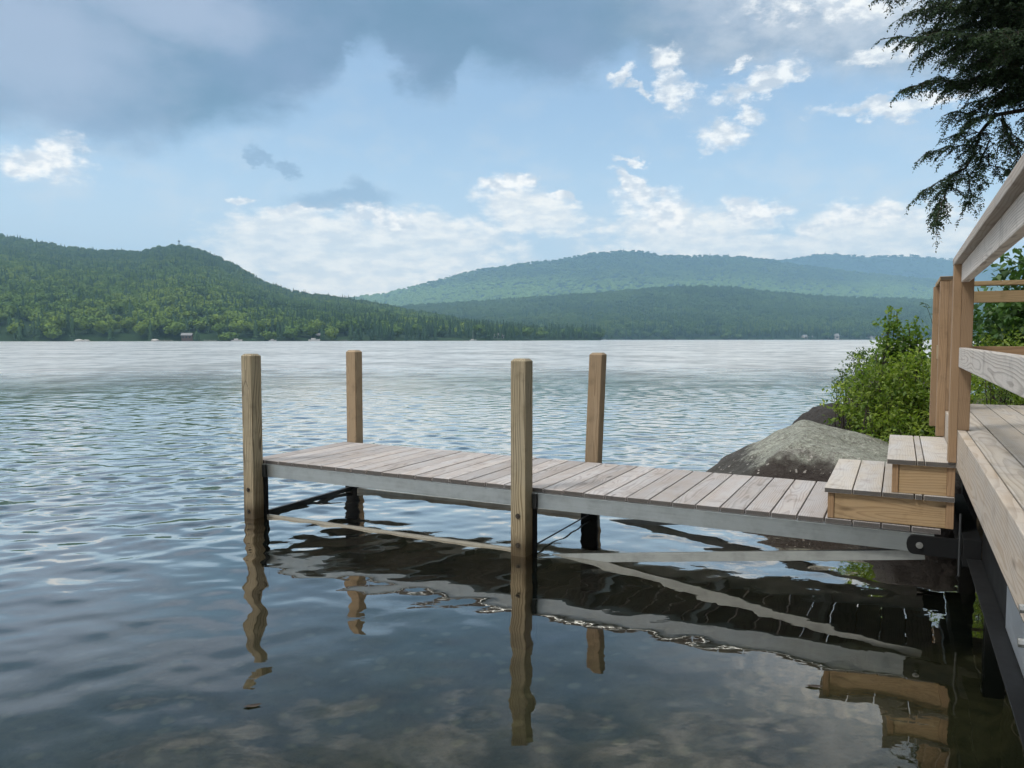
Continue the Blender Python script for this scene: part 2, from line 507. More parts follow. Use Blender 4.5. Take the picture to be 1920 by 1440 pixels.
class MB:
    """collects bevelled boards / bars, each with its own grain space, into one mesh"""
    def __init__(self, origin=(0, 0, 0), shear=0.0, z_ref=0.0):
        self.v, self.f, self.wc, self.r, self.e = [], [], [], [], []
        self.o = np.array(origin, float)
        self.shear = shear

    def add(self, co, faces, axis=0, pith=None, rnd=None, endg=False):
        co = np.asarray(co, float)
        base = sum(len(a) for a in self.v)
        c = co.mean(0)
        rel = co - c
        order = {0: (0, 1, 2), 1: (1, 0, 2), 2: (2, 0, 1)}[axis]
        g = rel[:, order]
        if pith is None:
            ang = random.uniform(0, 6.28)
            rad = random.uniform(0.05, 0.16)
            pith = (rad * math.cos(ang), rad * math.sin(ang))
        tilt = (random.uniform(-.02, .02), random.uniform(-.02, .02))
        w = g.copy()
        w[:, 1] += pith[0] + g[:, 0] * tilt[0]
        w[:, 2] += pith[1] + g[:, 0] * tilt[1]
        w[:, 0] += random.uniform(0, 60)
        off = random.uniform(0, 1) if rnd is None else rnd
        e = (np.abs(g[:, 0]) > np.abs(g[:, 0]).max() - 2e-4).astype(float) if endg else np.zeros(len(co))
        self.v.append(co); self.wc.append(w); self.r.append(np.full(len(co), off)); self.e.append(e)
        self.f += [[base + i for i in f] for f in faces]

    def box(self, x0, x1, y0, y1, z0, z1, axis=0, bev=0.004, pith=None, rnd=None, xf=None):
        bm = bmesh.new()
        bmesh.ops.create_cube(bm, size=1.0)
        for v in bm.verts:
            v.co = ((x0 + x1) / 2 + v.co.x * (x1 - x0), (y0 + y1) / 2 + v.co.y * (y1 - y0), (z0 + z1) / 2 + v.co.z * (z1 - z0))
        if axis is not None and max(x1 - x0, y1 - y0, z1 - z0) > 0.4:
            # a few cuts along the length keep long boards from being mathematically flat
            pass
        if bev:
            bmesh.ops.bevel(bm, geom=bm.edges[:], offset=bev, segments=2, affect='EDGES', profile=0.6)
        co = [v.co.copy() for v in bm.verts]
        if xf is not None: co = [xf @ c for c in co]
        bm.verts.index_update()
        faces = [[v.index for v in f.verts] for f in bm.faces]
        bm.free()
        self.add([tuple(c) for c in co], faces, axis, pith, rnd, bool(bev))

    def prism(self, prof, y0, y1, plane='xz', axis=0, pith=None):
        """closed profile extruded across; profile given in (x,z), extruded along y"""
        n = len(prof)
        co = [(p[0], y0, p[1]) for p in prof] + [(p[0], y1, p[1]) for p in prof]
        if plane == 'yz':
            co = [(y0, p[0], p[1]) for p in prof] + [(y1, p[0], p[1]) for p in prof]
        faces = [list(range(n)), list(range(2 * n - 1, n - 1, -1))]
        for i in range(n):
            j = (i + 1) % n
            faces.append([j, i, n + i, n + j])
        self.add(co, faces, axis, pith)

    def cyl(self, p0, p1, r, seg=10, axis=0, r1=None):
        p0, p1 = Vector(p0), Vector(p1)
        d = (p1 - p0).normalized()
        a = d.orthogonal().normalized(); b = d.cross(a)
        r1 = r if r1 is None else r1
        co, faces = [], []
        for p, rr in ((p0, r), (p1, r1)):
            for k in range(seg):
                th = 2 * math.pi * k / seg
                co.append(tuple(p + a * (rr * math.cos(th)) + b * (rr * math.sin(th))))
        for k in range(seg):
            j = (k + 1) % seg
            faces.append([k, j, seg + j, seg + k])
        faces += [list(range(seg - 1, -1, -1)), list(range(seg, 2 * seg))]
        self.add(co, faces, axis, (0, 0))

    def build(self, name, mat, parent=None, sm=False):
        v = np.concatenate(self.v)
        if self.shear:
            v = v.copy(); v[:, 2] += self.shear * v[:, 0]
        v = v - self.o
        o = mesh_obj(name, v, self.f, mat, parent, {'wc': np.concatenate(self.wc), 'rnd': np.concatenate(self.r), 'endgrain': np.concatenate(self.e)}, sm)
        bm = bmesh.new(); bm.from_mesh(o.data)
        bmesh.ops.recalc_face_normals(bm, faces=bm.faces); bm.to_mesh(o.data); bm.free()
        return o


# ------------------------------------------------------------------ the dock
ZD, SL = 0.447, -0.007
dock = empty('dock', W(0, 0, 0), HEAD)
tag(dock, 'long narrow grey plank dock with four wooden corner posts standing in the lake', 'dock')

b = MB(shear=SL)
k0, pitch_ = -18, 0.1415
for k in range(k0, 17):
    t0 = 2.410 + k * pitch_
    if t0 + pitch_ > 4.70: break
    j = random.uniform(-.003, .003)
    zz = random.uniform(-.0012, .0012)
    b.box(t0 + .004, t0 + pitch_ - .004, .120 + j, 1.266 + random.uniform(-.002, .002), ZD - .028 + zz, ZD + zz, 1, .004)
b.build('decking', M['dock_wood'], dock)


def channel(y_face, inward):
    """aluminium channel profile in (y,z), face on y_face, flanges pointing inward (+1 / -1)"""
    s = inward
    zt, zb = ZD - .0285, ZD - .128
    P = [(0, zt), (.05, zt), (.05, zt - .004), (.006, zt - .006), (.006, zb + .006), (.05, zb + .004), (.05, zb), (0, zb)]
    return [(y_face + s * p[0], p[1]) for p in P]


for yf, s in ((.108, 1), (1.262, -1)):
    c = MB(shear=SL)
    c.prism(channel(yf, s), -.12, 4.64, 'yz', 0, (0, 0))
    # the rolled lip along the top edge
    c.box(-.12, 4.64, yf - .012 if s > 0 else yf - .004, yf + .004 if s > 0 else yf + .012, ZD - .0345, ZD - .0285, 0, .002)
    c.build('side_rail', M['alu'], dock)
c = MB(shear=SL)
c.box(-.126, -.121, .11, 1.26, ZD - .128, ZD - .030, 1, .001)
c.build('end_rail', M['alu'], dock)
c = MB(shear=SL)
for tj in (.55, 1.25, 1.95, 2.65, 3.35, 4.05):
    c.box(tj, tj + .04, .160, 1.21, ZD - .10, ZD - .029, 1, .002)
c.build('joists', M['alu'], dock)


def dock_post(t, n, top, mat, lean=0.0, seed=0):
    s = .108
    random.seed(seed)
    t0, t1, n0, n1 = t - s, t, n, n + s
    m = MB()
    ch, cz = .017, .016
    z0, z1 = -.95, top
    levels = [(z0, 0), (z1 - .001, 0), (z1 + cz, ch)]
    co, fa = [], []
    e = .005
    def ringv(z, i):
        x0_, x1_, y0_, y1_ = t0 + i, t1 - i, n0 + i, n1 - i
        return [(x0_ + e, y0_, z), (x1_ - e, y0_, z), (x1_, y0_ + e, z), (x1_, y1_ - e, z), (x1_ - e, y1_, z), (x0_ + e, y1_, z), (x0_, y1_ - e, z), (x0_, y0_ + e, z)]
    zs = [z0, -.3, 0, .3, .6, .9, z1]
    for z in zs: co += ringv(z, 0)
    co += ringv(z1 + cz, ch)
    nl = len(zs) + 1
    for a in range(nl - 1):
        for k in range(8):
            j = (k + 1) % 8
            fa.append([a * 8 + k, a * 8 + j, a * 8 + 8 + j, a * 8 + 8 + k])
    fa.append([nl * 8 - 8 + k for k in range(8)])
    fa.append([7 - k for k in range(8)])
    if lean:
        co = [(x + lean * max(0, z) / 1.3, y, z) for x, y, z in co]
    m.add(co, fa, 2, (random.uniform(-.05, .05), random.uniform(.045, .085)))
    o = m.build('post', mat, dock)
    o['label'] = {0: 'olive tan post at the outer front corner of the dock', 1: 'knotty olive tan post in front of the dock middle',
                  2: 'tan post at the far outer corner of the dock', 3: 'leaning brown post on the far side of the dock'}[seed]
    return o


posts = [dock_post(0, 0, 1.268, M['post_wood'], 0, 0), dock_post(2.344, 0, 1.258, M['post_wood'], 0, 1),
         dock_post(0, 1.268, 1.28, M['post_warm'], 0, 2), dock_post(2.344, 1.268, 1.276, M['post_warm'], .05, 3)]
for p, t, zs in ((posts[0], -.055, (.225, .055)), (posts[1], 2.29, (.262, .072))):
    for z in zs:
        m = MB()
        m.cyl((t, -.001, z), (t, -.004, z), .017, 16)
        m.cyl((t, -.004, z), (t, -.011, z), .009, 6)
        m.build('bolt', M['bolt_dark'], p)

# open seasoning cracks near the top of the outer front post
for p0, p1 in (((-.062, 1.16), (-.063, 1.075)), ((-.063, 1.085), (-.090, 1.005)), ((-.062, 1.075), (-.028, 1.01)), ((-.088, 1.01), (-.094, .955))):
    m = MB(); m.cyl((p0[0], .0005, p0[1]), (p1[0], .0005, p1[1]), .0022, 5, 0, .0012); m.build('crack', M['bolt_dark'], posts[0])

# clamp plates where the rails meet the posts
for t in (0.0, 2.344):
    for n in (.096, 1.2665):
        c = MB(shear=SL)
        if n < 1: c.box(t + .002, t + .034, .088, .1015, ZD - .130, ZD - .034, 2, .002)
        else: c.box(t + .002, t + .034, 1.2685, 1.282, ZD - .130, ZD - .034, 2, .002)
        c.build('clamp_plate', M['steel_grey'], dock)
c = MB(); c.box(-.085, .022, .112, .135, -.6, ZD - .131, 2, .003); c.build('leg_plate', M['steel'], dock)
c = MB(); c.box(2.262, 2.366, .112, .135, -.6, ZD - .150, 2, .003); c.build('leg_plate', M['steel'], dock)
c = MB(); c.box(-.105, .03, 1.235, 1.264, -.6, ZD - .131, 2, .003); c.build('leg_plate', M['steel'], dock)
c = MB(); c.box(2.235, 2.372, 1.235, 1.264, -.6, ZD - .150, 2, .003); c.build('leg_plate', M['steel'], dock)

# bars tying the legs together at the waterline
def bar(name, p0, p1, w, h, mat):
    p0, p1 = Vector(p0), Vector(p1)
    d = (p1 - p0); L = d.length; d.normalize()
    up = Vector((0, 0, 1)); side = up.cross(d).normalized(); up2 = d.cross(side)
    mm = Matrix(((d.x, side.x, up2.x, p0.x), (d.y, side.y, up2.y, p0.y), (d.z, side.z, up2.z, p0.z), (0, 0, 0, 1)))
    m = MB(); m.box(0, L, -w / 2, w / 2, -h / 2, h / 2, 0, .0012, (0, 0), None, mm)
    return m.build(name, mat, dock)


bar('tie_bar', (.024, .125, .006), (2.26, .125, .003), .025, .018, M['alu_old'])
bar('tie_bar', (.032, 1.25, .010), (2.234, 1.25, .004), .03, .04, M['alu_old'])
bar('tie_bar', (-.04, .136, .012), (-.04, 1.234, .022), .03, .036, M['steel_grey'])
bar('tie_rod', (2.32, .136, .03), (2.32, 1.234, .03), .008, .008, M['steel_grey'])
bar('brace', (2.38, .150, -.040), (4.60, .150, .270), .03, .052, M['alu_brace'])
bar('brace', (2.38, 1.22, -.040), (4.60, 1.22, .270), .03, .052, M['alu_brace'])

# hinge plates on the shore end
for y0, y1, ysgn in ((.072, .0945, -1), (1.2765, 1.292, 1)):
    c = MB()
    zc, hh = .333, .049
    prof = [(4.76, zc + hh), (4.76, zc - hh)]
    for k in range(9):
        a = -math.pi / 2 - math.pi * k / 8
        prof.append((4.545 + .032 * math.cos(a), zc + hh * math.sin(a)))
    c.prism(prof, y0, y1, 'xz', 0, (0, 0))
    hp = c.build('hinge_plate', M['steel'], dock)
    if ysgn < 0:
        c = MB(); c.cyl((4.573, y0 - .001, zc), (4.573, y0 - .006, zc), .0165, 18); c.cyl((4.573, y0 - .006, zc), (4.573, y0 - .016, zc), .0095, 6)
        c.build('bolt', M['bolt'], hp)

# ------------------------------------------------------------------ the steps
random.seed(21)
bs = (4.10, .11, .42)
steps = empty('wooden_steps', W(*bs), HEAD)
tag(steps, 'two step golden pine box steps standing on the dock against the platform', 'steps')
ZB = ZD + SL * 4.3 + .004


def sbuild(name, mat, *boxes, axis=0, pith=None):
    m = MB(bs)
    for bx in boxes: m.box(*bx, axis, .003, pith)
    return m.build(name, mat, steps)


for t0, t1 in ((4.107, 4.244), (4.250, 4.387), (4.393, 4.54), (4.547, 4.58), (4.587, 4.727)):
    sbuild('tread', M['tread_wood'], (t0, t1, .110, 1.25, .562, .588), axis=1)
for t0, t1 in ((4.411, 4.547), (4.552, 4.583), (4.588, 4.727)):
    sbuild('tread', M['tread_wood'], (t0, t1, .110, 1.27, .741, .767), axis=1)
sbuild('side_panel', M['step_wood'], (4.156, 4.69, .130, .156, ZB, .561), axis=0, pith=(.02, .02))
sbuild('side_panel', M['step_wood'], (4.156, 4.69, 1.20, 1.226, ZB, .561), axis=0, pith=(.02, .02))
sbuild('side_panel', M['step_wood'], (4.468, 4.69, .130, .156, .589, .740), axis=0, pith=(.05, .12))
sbuild('side_panel', M['step_wood'], (4.468, 4.69, 1.20, 1.226, .589, .740), axis=0, pith=(.05, .1))
sbuild('corner_trim', M['trim_wood'], (4.124, 4.1555, .124, .160, ZB, .561), axis=2)
sbuild('corner_trim', M['trim_wood'], (4.6905, 4.727, .124, .160, ZB, .561), axis=2)
sbuild('corner_trim', M['trim_wood'], (4.436, 4.4675, .124, .160, .589, .740), axis=2)
sbuild('corner_trim', M['trim_wood'], (4.6905, 4.727, .124, .160, .589, .740), axis=2)
sbuild('riser', M['step_wood'], (4.124, 4.150, .161, 1.199, ZB, .561), axis=1)
sbuild('riser', M['step_wood'], (4.436, 4.462, .161, 1.199, .589, .740), axis=1)

# ------------------------------------------------------------------ the platform
random.seed(33)
bp = (4.728, -2.9, 0.0)
deck = empty('platform', W(*bp), HEAD)
tag(deck, 'raised wooden platform with railings on black steel beams at the right', 'platform')
ND0, ND1 = -2.9, 2.0


def dbuild(name, mat, *boxes, axis=1, pith=None, parent=None, bev=.004, rnd=None):
    m = MB(bp)
    for bx in boxes: m.box(*bx, axis, bev, pith, rnd)
    return m.build(name, mat, parent or deck)


m = MB(bp)
tt = 4.768
wds = [.103] + [.134] * 19
for w in wds:
    m.box(tt + .003, tt + w - .003, ND0 + random.uniform(0, .004), ND1 - random.uniform(0, .004), .905, .935 + random.uniform(-.001, .001), 1, .004)
    tt += w
DT1 = tt
m.build('decking', M['deck_wood'], deck)
dbuild('fascia', M['fascia_wood'], (4.7285, 4.7665, ND0, ND1, .742, .9365), axis=1, pith=(.05, .03))
dbuild('fascia', M['fascia_wood'], (4.768, DT1, ND1 + .001, ND1 + .038, .742, .930), axis=0)

# rail posts: an outer board lapped over the fascia and an inner board on the decking
def rail_post(n0, wid, t0=4.690, t1=4.780, zt=1.774, zlow=.769, rn=(.75, .25)):
    m = MB(bp)
    m.box(t0, 4.7275, n0, n0 + wid, zlow, zt, 2, .003, None, rn[0])
    m.box(4.7280, t1, n0 - .001, n0 + wid + .001, .9375, zt, 2, .003, None, rn[1])
    return m.build('rail_post', M['railpost_wood'], deck)


rail_post(.100, .090)
rail_post(1.285, .090, 4.678, 4.765)
rail_post(ND1 - .06, .090, 4.662, 4.75)
rail_post(-2.75, .090)
for ts in (6.0, 7.3):
    dbuild('rail_post', M['railpost_wood'], (ts, ts + .09, ND1 - .05, ND1, .9365, 1.774), axis=2)
# cap rails
dbuild('cap_rail', M['cap_wood'], (4.688, 4.826, ND0, .196, 1.7745, 1.811), axis=1)
dbuild('cap_rail', M['farrail_wood'], (4.674, 4.790, 1.280, ND1 + .04, 1.7745, 1.800), axis=1)
dbuild('cap_rail', M['farrail_wood'], (4.791, DT1, ND1 - .06, ND1 + .04, 1.7745, 1.805), axis=0)
# upper and lower rails
dbuild('upper_rail', M['rail_wood'], (4.7225, 4.759, ND0, .0985, 1.684, 1.774), axis=1, pith=(.01, .09))
dbuild('lower_rail', M['rail_wood'], (4.7225, 4.759, ND0, .0985, 1.258, 1.356), axis=1, pith=(.045, .015))
dbuild('upper_rail', M['farrail_wood'], (4.705, 4.735, 1.377, ND1 - .062, 1.684, 1.774), axis=1)
dbuild('lower_rail', M['farrail_wood'], (4.690, 4.725, 1.377, ND1 - .062, 1.258, 1.356), axis=1)
dbuild('upper_rail', M['farrail_wood'], (4.752, DT1, ND1 - .045, ND1 - .010, 1.655, 1.735), axis=0)
dbuild('lower_rail', M['trim_wood'], (4.752, DT1, ND1 - .045, ND1 - .010, 1.265, 1.348), axis=0)
# steel under the boards
mm = MB(bp)
mm.box(4.846, 4.853, ND0, .00, .300, .900, 1, .002)
mm.box(4.780, 4.8455, ND0, .00, .300, .308, 1, .002)
mm.build('steel_beam', M['steel'], deck)
dbuild('steel_plate', M['galv'], (4.838, 4.845, -1.55, -1.02, .315, .52), axis=1, bev=.002)
dbuild('steel_beam', M['steel'], (4.770, 4.84, ND0, ND1, .640, .741), axis=1, bev=.003)
dbuild('steel_leg', M['steel'], (4.86, 4.95, -.10, -.01, -.9, .90), axis=2, bev=.003)
dbuild('steel_leg', M['steel'], (4.86, 4.95, -2.6, -2.51, -.9, .90), axis=2, bev=.003)
dbuild('steel_leg', M['steel'], (4.86, 4.95, 1.6, 1.69, -.9, .90), axis=2, bev=.003)
dbuild('steel_beam', M['steel'], (4.765, 4.845, .02, 1.30, .26, .40), axis=1, bev=.003)
mm = MB(bp); mm.cyl((4.752, .055, .20), (4.752, .055, .52), .006, 8); mm.build('hinge_pin', M['steel_grey'], deck)
mm = MB(bp); mm.box(4.712, 4.7275, -2.52, -2.425, .70, .865, 2, .002); pl = mm.build('corner_plate', M['galv'], deck)
for z in (.745, .82):
    mm = MB(bp); mm.cyl((4.712, -2.445, z), (4.700, -2.445, z), .010, 8); mm.build('bolt', M['bolt'], pl)

# ------------------------------------------------------------------ lake bed, shore and water
def grid_obj(name, xs, ys, zf, mat, kind=None):
    X, Y = np.meshgrid(xs, ys)
    Z = zf(X, Y)
    v = np.stack([X, Y, Z], -1).reshape(-1, 3)
    nx, ny = len(xs), len(ys)
    idx = np.arange(nx * ny).reshape(ny, nx)
    f = np.stack([idx[:-1, :-1], idx[:-1, 1:], idx[1:, 1:], idx[1:, :-1]], -1).reshape(-1, 4)
    o = mesh_obj(name, v, f, mat, None, None, True)
    if kind: o['kind'] = kind
    return o


def shore_z(X, Y):
    P = np.stack([X - O[0], Y - O[1]], -1)
    t = P @ E1[:2]; n = P @ E2[:2]
    ts = 5.15 - 1.15 * smooth(1.4, 3.0, n) + 1.6 * smooth(8.5, 13, n) + 9 * smooth(13, 40, n)
    d = t - ts + 0.35 * fbm(np.stack([X * .5, Y * .5, X * 0], -1), 3)
    land = 0.30 * smooth(-.2, .8, d) + .22 * np.clip(d, 0, 12) * .6 + 0.3 * smooth(1, 4, d)
    land = np.minimum(land, 2.6)
    bed = -.32 - .30 * smooth(0, 3, -d) - .6 * smooth(3, 12, -d) - 2.6 * smooth(8, 40, -d)
    z = np.where(d > -.2, bed * (1 - smooth(-.35, .15, d)) + land * smooth(-.35, .15, d), bed)
    z = z + .07 * fbm(np.stack([X * 1.6, Y * 1.6, X * 0 + 4], -1), 4) + .03 * fbm(np.stack([X * 6, Y * 6, X * 0 + 9], -1), 2)
    far = np.hypot(X, Y)
    return z * (1 - smooth(60, 120, far)) + (-3.2) * smooth(60, 120, far)


def axis_pts(a0, a1, step, far):
    c = list(np.arange(a0, a1, step))
    lo, hi = [], []
    s, p = step, a0
    while p > -far:
        s *= 1.22; p -= s; lo.append(p)
    s, p = step, a1
    while p < far:
        s *= 1.22; p += s; hi.append(p)
    return np.array(lo[::-1] + c + hi)


grid_obj('ground', axis_pts(-8, 14, .14, 5000), axis_pts(-3, 20, .14, 5000), shore_z, M['soil'], 'structure')
def lake_mesh():
    """one sheet of water with real wavelets, finest near the dock, flat beyond where they can be told apart"""
    r = [.25]
    while r[-1] < 5200:
        q = r[-1]
        r.append(q + (max(.032, .0042 * q) if q < 70 else .008 * q if q < 120 else .09 * q))
    r = np.array(r)
    th = np.concatenate([np.linspace(-3.05, -.78, 46)[:-1], np.linspace(-.78, .78, 520), np.linspace(.78, 3.05, 46)[1:]])
    RR, TT = np.meshgrid(r, th, indexing='ij')
    X, Y = RR * np.sin(TT), RR * np.cos(TT)
    g = np.random.default_rng(91)
    Z = np.zeros_like(X)
    dr = np.gradient(r)[:, None]
    dth = np.where(np.abs(TT) < .78, .0030, .05) * RR
    gust = .75 + .5 * smooth(-.5, .6, fbm(np.stack([X / 9, Y / 16, X * 0 + 2], -1), 3)) + .25 * vnoise(np.stack([X / 2.3, Y / 3.1, X * 0 + 5], -1))
    dist = np.hypot(X - 1.2, Y - 1.0)
    open_ = smooth(2.2, 9.5, dist)
    lf = smooth(.3, -3.0, X) * .16
    for k in range(64):
        lam = .10 * (.62 / .10) ** (k / 63)
        kk = 2 * np.pi / lam
        d = math.radians(-97 + g.normal(0, 34))
        ph = g.uniform(0, 6.28)
        slope = .0122 * (1.0 if lam < .5 else .8)
        # short chop only in the open, long low undulation reaches the shore
        ampf = (.13 + .87 * open_ + lf) if lam < .3 else (.11 + .89 * open_ + lf)
        keep = np.clip((lam / np.maximum(dr, dth) - 2.4) / 2.4, 0, 1)
        Z += slope / kk * np.sin(kk * (X * math.cos(d) + Y * math.sin(d)) + ph) * ampf * keep
    Z *= gust
    nr, na = X.shape
    idx = np.arange(nr * na).reshape(nr, na)
    f = np.stack([idx[:-1, :-1], idx[:-1, 1:], idx[1:, 1:], idx[1:, :-1]], -1).reshape(-1, 4)[:, ::-1]
    o = mesh_obj('water', np.stack([X, Y, Z], -1).reshape(-1, 3), f, M['water'], None, None, True)
    o['kind'] = 'structure'
    return o


lake_mesh()

# ------------------------------------------------------------------ boulders
def boulder(name, t, n, zc, rt, rn, rz, mat, seed, label, peak=1.0, rough=.10, rot=0.0, skew=0.0, group=None, planes=None):
    bm = bmesh.new()
    bmesh.ops.create_icosphere(bm, subdivisions=6, radius=1)
    co = np.array([v.co[:] for v in bm.verts])
    fa = np.array([[v.index for v in f.verts] for f in bm.faces])
    bm.free()
    # squared-off shape: blend sphere with a faceted form
    rs = np.random.default_rng(seed)
    d = np.ones(len(co)) * 9
    for k in range(16):
        nrm = rs.normal(size=3); nrm /= np.linalg.norm(nrm)
        dd = rs.uniform(.74, .98) / np.maximum(co @ nrm, 1e-3)
        dd[co @ nrm <= 0.05] = 9
        d = np.minimum(d, dd)
    r = np.minimum(d, 1.0)
    r = .35 * 1 + .65 * r
    if planes:
        acc = np.zeros(len(co))
        for (nx_, ny_, nz_, hh_) in planes:
            nv = np.array([nx_, ny_, nz_]); nv = nv / np.linalg.norm(nv)
            acc += np.clip(co @ nv / hh_, 0, None) ** 34
        r = acc ** (-1 / 34) * (.9 + .1 * r)
    p = co * r[:, None]
    p = p * (1 + rough * fbm(co * 1.7 + seed, 4)[:, None] + .03 * fbm(co * 6 + seed, 4)[:, None])
    p[:, 0] += skew * p[:, 2]
    up = np.clip(p[:, 2], 0, None)
    p[:, 0] *= 1 - .25 * (peak - 1) * up
    p = p * np.array([rt, rn, rz])
    c, s = math.cos(rot), math.sin(rot)
    p = np.stack([p[:, 0] * c - p[:, 1] * s, p[:, 0] * s + p[:, 1] * c, p[:, 2]], -1)
    o = mesh_obj(name, p, fa, mat, None, None, True)
    o.location = W(t, n, zc); o.rotation_euler = (0, 0, HEAD)
    tag(o, label, 'boulder', group)
    return o


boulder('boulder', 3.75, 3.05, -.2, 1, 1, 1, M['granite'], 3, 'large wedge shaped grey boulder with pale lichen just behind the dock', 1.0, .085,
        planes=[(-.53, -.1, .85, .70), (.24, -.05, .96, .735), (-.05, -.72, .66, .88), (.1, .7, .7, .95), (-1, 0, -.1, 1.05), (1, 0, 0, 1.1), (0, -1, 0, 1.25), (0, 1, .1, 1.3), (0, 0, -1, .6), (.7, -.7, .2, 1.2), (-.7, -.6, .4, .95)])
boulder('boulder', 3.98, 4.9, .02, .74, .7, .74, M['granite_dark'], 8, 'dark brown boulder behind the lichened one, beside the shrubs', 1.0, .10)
boulder('boulder', 4.45, 3.55, .12, .42, .38, .34, M['granite_grey'], 14, 'small grey rock under the bright shrub beside the steps', 1.0, .1)
boulder('boulder', 4.35, 8.6, .30, .75, .7, .72, M['granite_grey'], 5, 'smooth grey boulder top showing between shrub and water', 1.0, .06)
boulder('boulder', 5.2, 2.75, .20, .5, .4, .42, M['granite_grey'], 19, 'pale lichened rock at the foot of the rail posts', 1.0, .08)

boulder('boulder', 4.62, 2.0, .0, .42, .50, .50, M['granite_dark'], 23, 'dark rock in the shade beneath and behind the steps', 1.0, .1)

# ------------------------------------------------------------------ leaves
def leaf_mesh(P, D, U, ln, wd, fold=.15):
    """diamond leaves: P base, D direction, U face normal, all (N,3)"""
    S = np.cross(D, U)
    S /= np.linalg.norm(S, axis=1, keepdims=True) + 1e-9
    ln = np.asarray(ln)[:, None]; wd = np.asarray(wd)[:, None]
    a = P
    tip = P + D * ln - U * ln * fold
    mid = P + D * ln * .45
    l = mid + S * wd * .5 + U * wd * fold
    r = mid - S * wd * .5 + U * wd * fold
    v = np.stack([a, l, tip, r], 1).reshape(-1, 3)
    f = np.arange(len(v)).reshape(-1, 4)
    return v, f


def unit(v):
    return v / (np.linalg.norm(v, axis=-1, keepdims=True) + 1e-9)


def tube_mesh(paths, seg=6):
    V, F, base = [], [], 0
    for pts, rad in paths:
        pts = np.asarray(pts, float)
        d = unit(np.gradient(pts, axis=0))
        ref = np.array([.31, .22, .92])
        a = unit(np.cross(d, ref)); b_ = np.cross(d, a)
        th = np.linspace(0, 2 * np.pi, seg, endpoint=False)
        ring = pts[:, None, :] + np.asarray(rad)[:, None, None] * (np.cos(th)[None, :, None] * a[:, None, :] + np.sin(th)[None, :, None] * b_[:, None, :])
        V.append(ring.reshape(-1, 3))
        k = len(pts)
        i = np.arange(k - 1)[:, None] * seg; j = np.arange(seg)[None, :]; j2 = (j + 1) % seg
        F.append(np.stack([i + j, i + j2, i + seg + j2, i + seg + j], -1).reshape(-1, 4) + base)
        base += k * seg
    return np.concatenate(V), np.concatenate(F)


def bez(p0, p1, p2, k):
    s = np.linspace(0, 1, k)[:, None]
    return (1 - s) ** 2 * p0 + 2 * s * (1 - s) * p1 + s * s * p2


# ---- hemlock leaning out over the platform from beyond the right edge
TR = np.array([7.6, 8.2, 0.9])
rg = np.random.default_rng(5)
hem_P, hem_D, hem_U, hem_L, hem_W = [], [], [], [], []
hem_tubes = []


def needles(p, d, l2, n=1):
    """a short drooping twig fringed with needles on both sides"""
    m_ = max(3, int(l2 / .0125))
    s = np.linspace(.0, 1, m_)[:, None]
    pts = p + d * l2 * s - np.array([0, 0, 1.0]) * (l2 * .28) * s ** 2
    tg = unit(np.gradient(pts, axis=0))
    sd = unit(np.cross(tg, np.array([0, 0, 1.0])) + rg.normal(0, .25, (m_, 3)))
    for sg in (-1, 1):
        dd = unit(tg * .8 + sg * sd * .75 + rg.normal(0, .28, (m_, 3)) + np.array([0, 0, -.12]))
        hem_P.append(pts); hem_D.append(dd)
        hem_U.append(unit(np.cross(sd, tg) + rg.normal(0, .5, (m_, 3))))
        hem_L.append(rg.uniform(.018, .032, m_)); hem_W.append(rg.uniform(.009, .015, m_))


def spray(p, d, L, dens=1.0):
    """a flat, drooping side shoot: central twig with alternate twiglets"""
    k = max(4, int(L / .034))
    sag = L * rg.uniform(.05, .38)
    end = p + d * L - np.array([0, 0, sag])
    pts = bez(p, p + d * L * .55, end, k) + np.cumsum(rg.normal(0, .003, (k, 3)), axis=0)
    hem_tubes.append((pts, np.linspace(.0035, .0012, k)))
    tang = unit(np.gradient(pts, axis=0))
    side = unit(np.cross(tang, np.array([0, 0, 1.0])))
    for i in range(0, k):
        fr = i / (k - 1)
        for sg in (-1, 1):
            if rg.random() > .9 * dens: continue
            l2 = (.045 + .26 * L * (1 - fr)) * rg.uniform(.5, 1.15)
            dd = unit(tang[i] * rg.uniform(.5, 1.0) + sg * side[i] * rg.uniform(.35, 1.0) + np.array([0, 0, rg.uniform(-.38, .2)]))
            needles(pts[i], dd, min(l2, .20))
    needles(pts[-1], unit(tang[-1] + np.array([0, 0, -.3])), .07)


def limb(tip, droop=.3, rad=.03, start=None, dens=1.0, first=.0, lat=.5, step=.065):
    tip = np.array(tip, float)
    if start is None:
        start = np.array([TR[0], TR[1], max(3.2, tip[2] + rg.uniform(.1, .7))])
    start = np.array(start, float)
    L = np.linalg.norm(tip - start)
    mid = (start * .4 + tip * .6) + np.array([rg.normal(0, .06), rg.normal(0, .06), droop * .5])
    k = max(5, int(L / step))
    pts = bez(start, mid, tip, k)
    wob = np.cumsum(rg.normal(0, .016, pts.shape), axis=0)
    pts += wob - wob[-1] * np.linspace(0, 1, k)[:, None]
    hem_tubes.append((pts, np.linspace(rad, .003, k)))
    tang = unit(np.gradient(pts, axis=0))
    side = unit(np.cross(tang, np.array([0, 0, 1.0])))
    for i in range(int(k * first), k):
        fr = i / (k - 1)
        for sg in (-1, 1):
            if rg.random() > dens: continue
            l1 = lat * (.30 + .70 * min(1, 2.2 * (1 - fr))) * rg.uniform(.4, 1.1)
            dd = unit(tang[i] * rg.uniform(.3, 1.0) + sg * side[i] * rg.uniform(.3, 1.0) + np.array([-.18, 0, rg.uniform(-.5, .28)]))
            spray(pts[i], dd, l1)
    spray(pts[-1], unit(tang[-1] + np.array([0, 0, -.2])), .16)


def at(x, y, Y):
    d = ray(x, y)
    return np.array([0, 0, CAM_H]) + d * (Y / d[1])


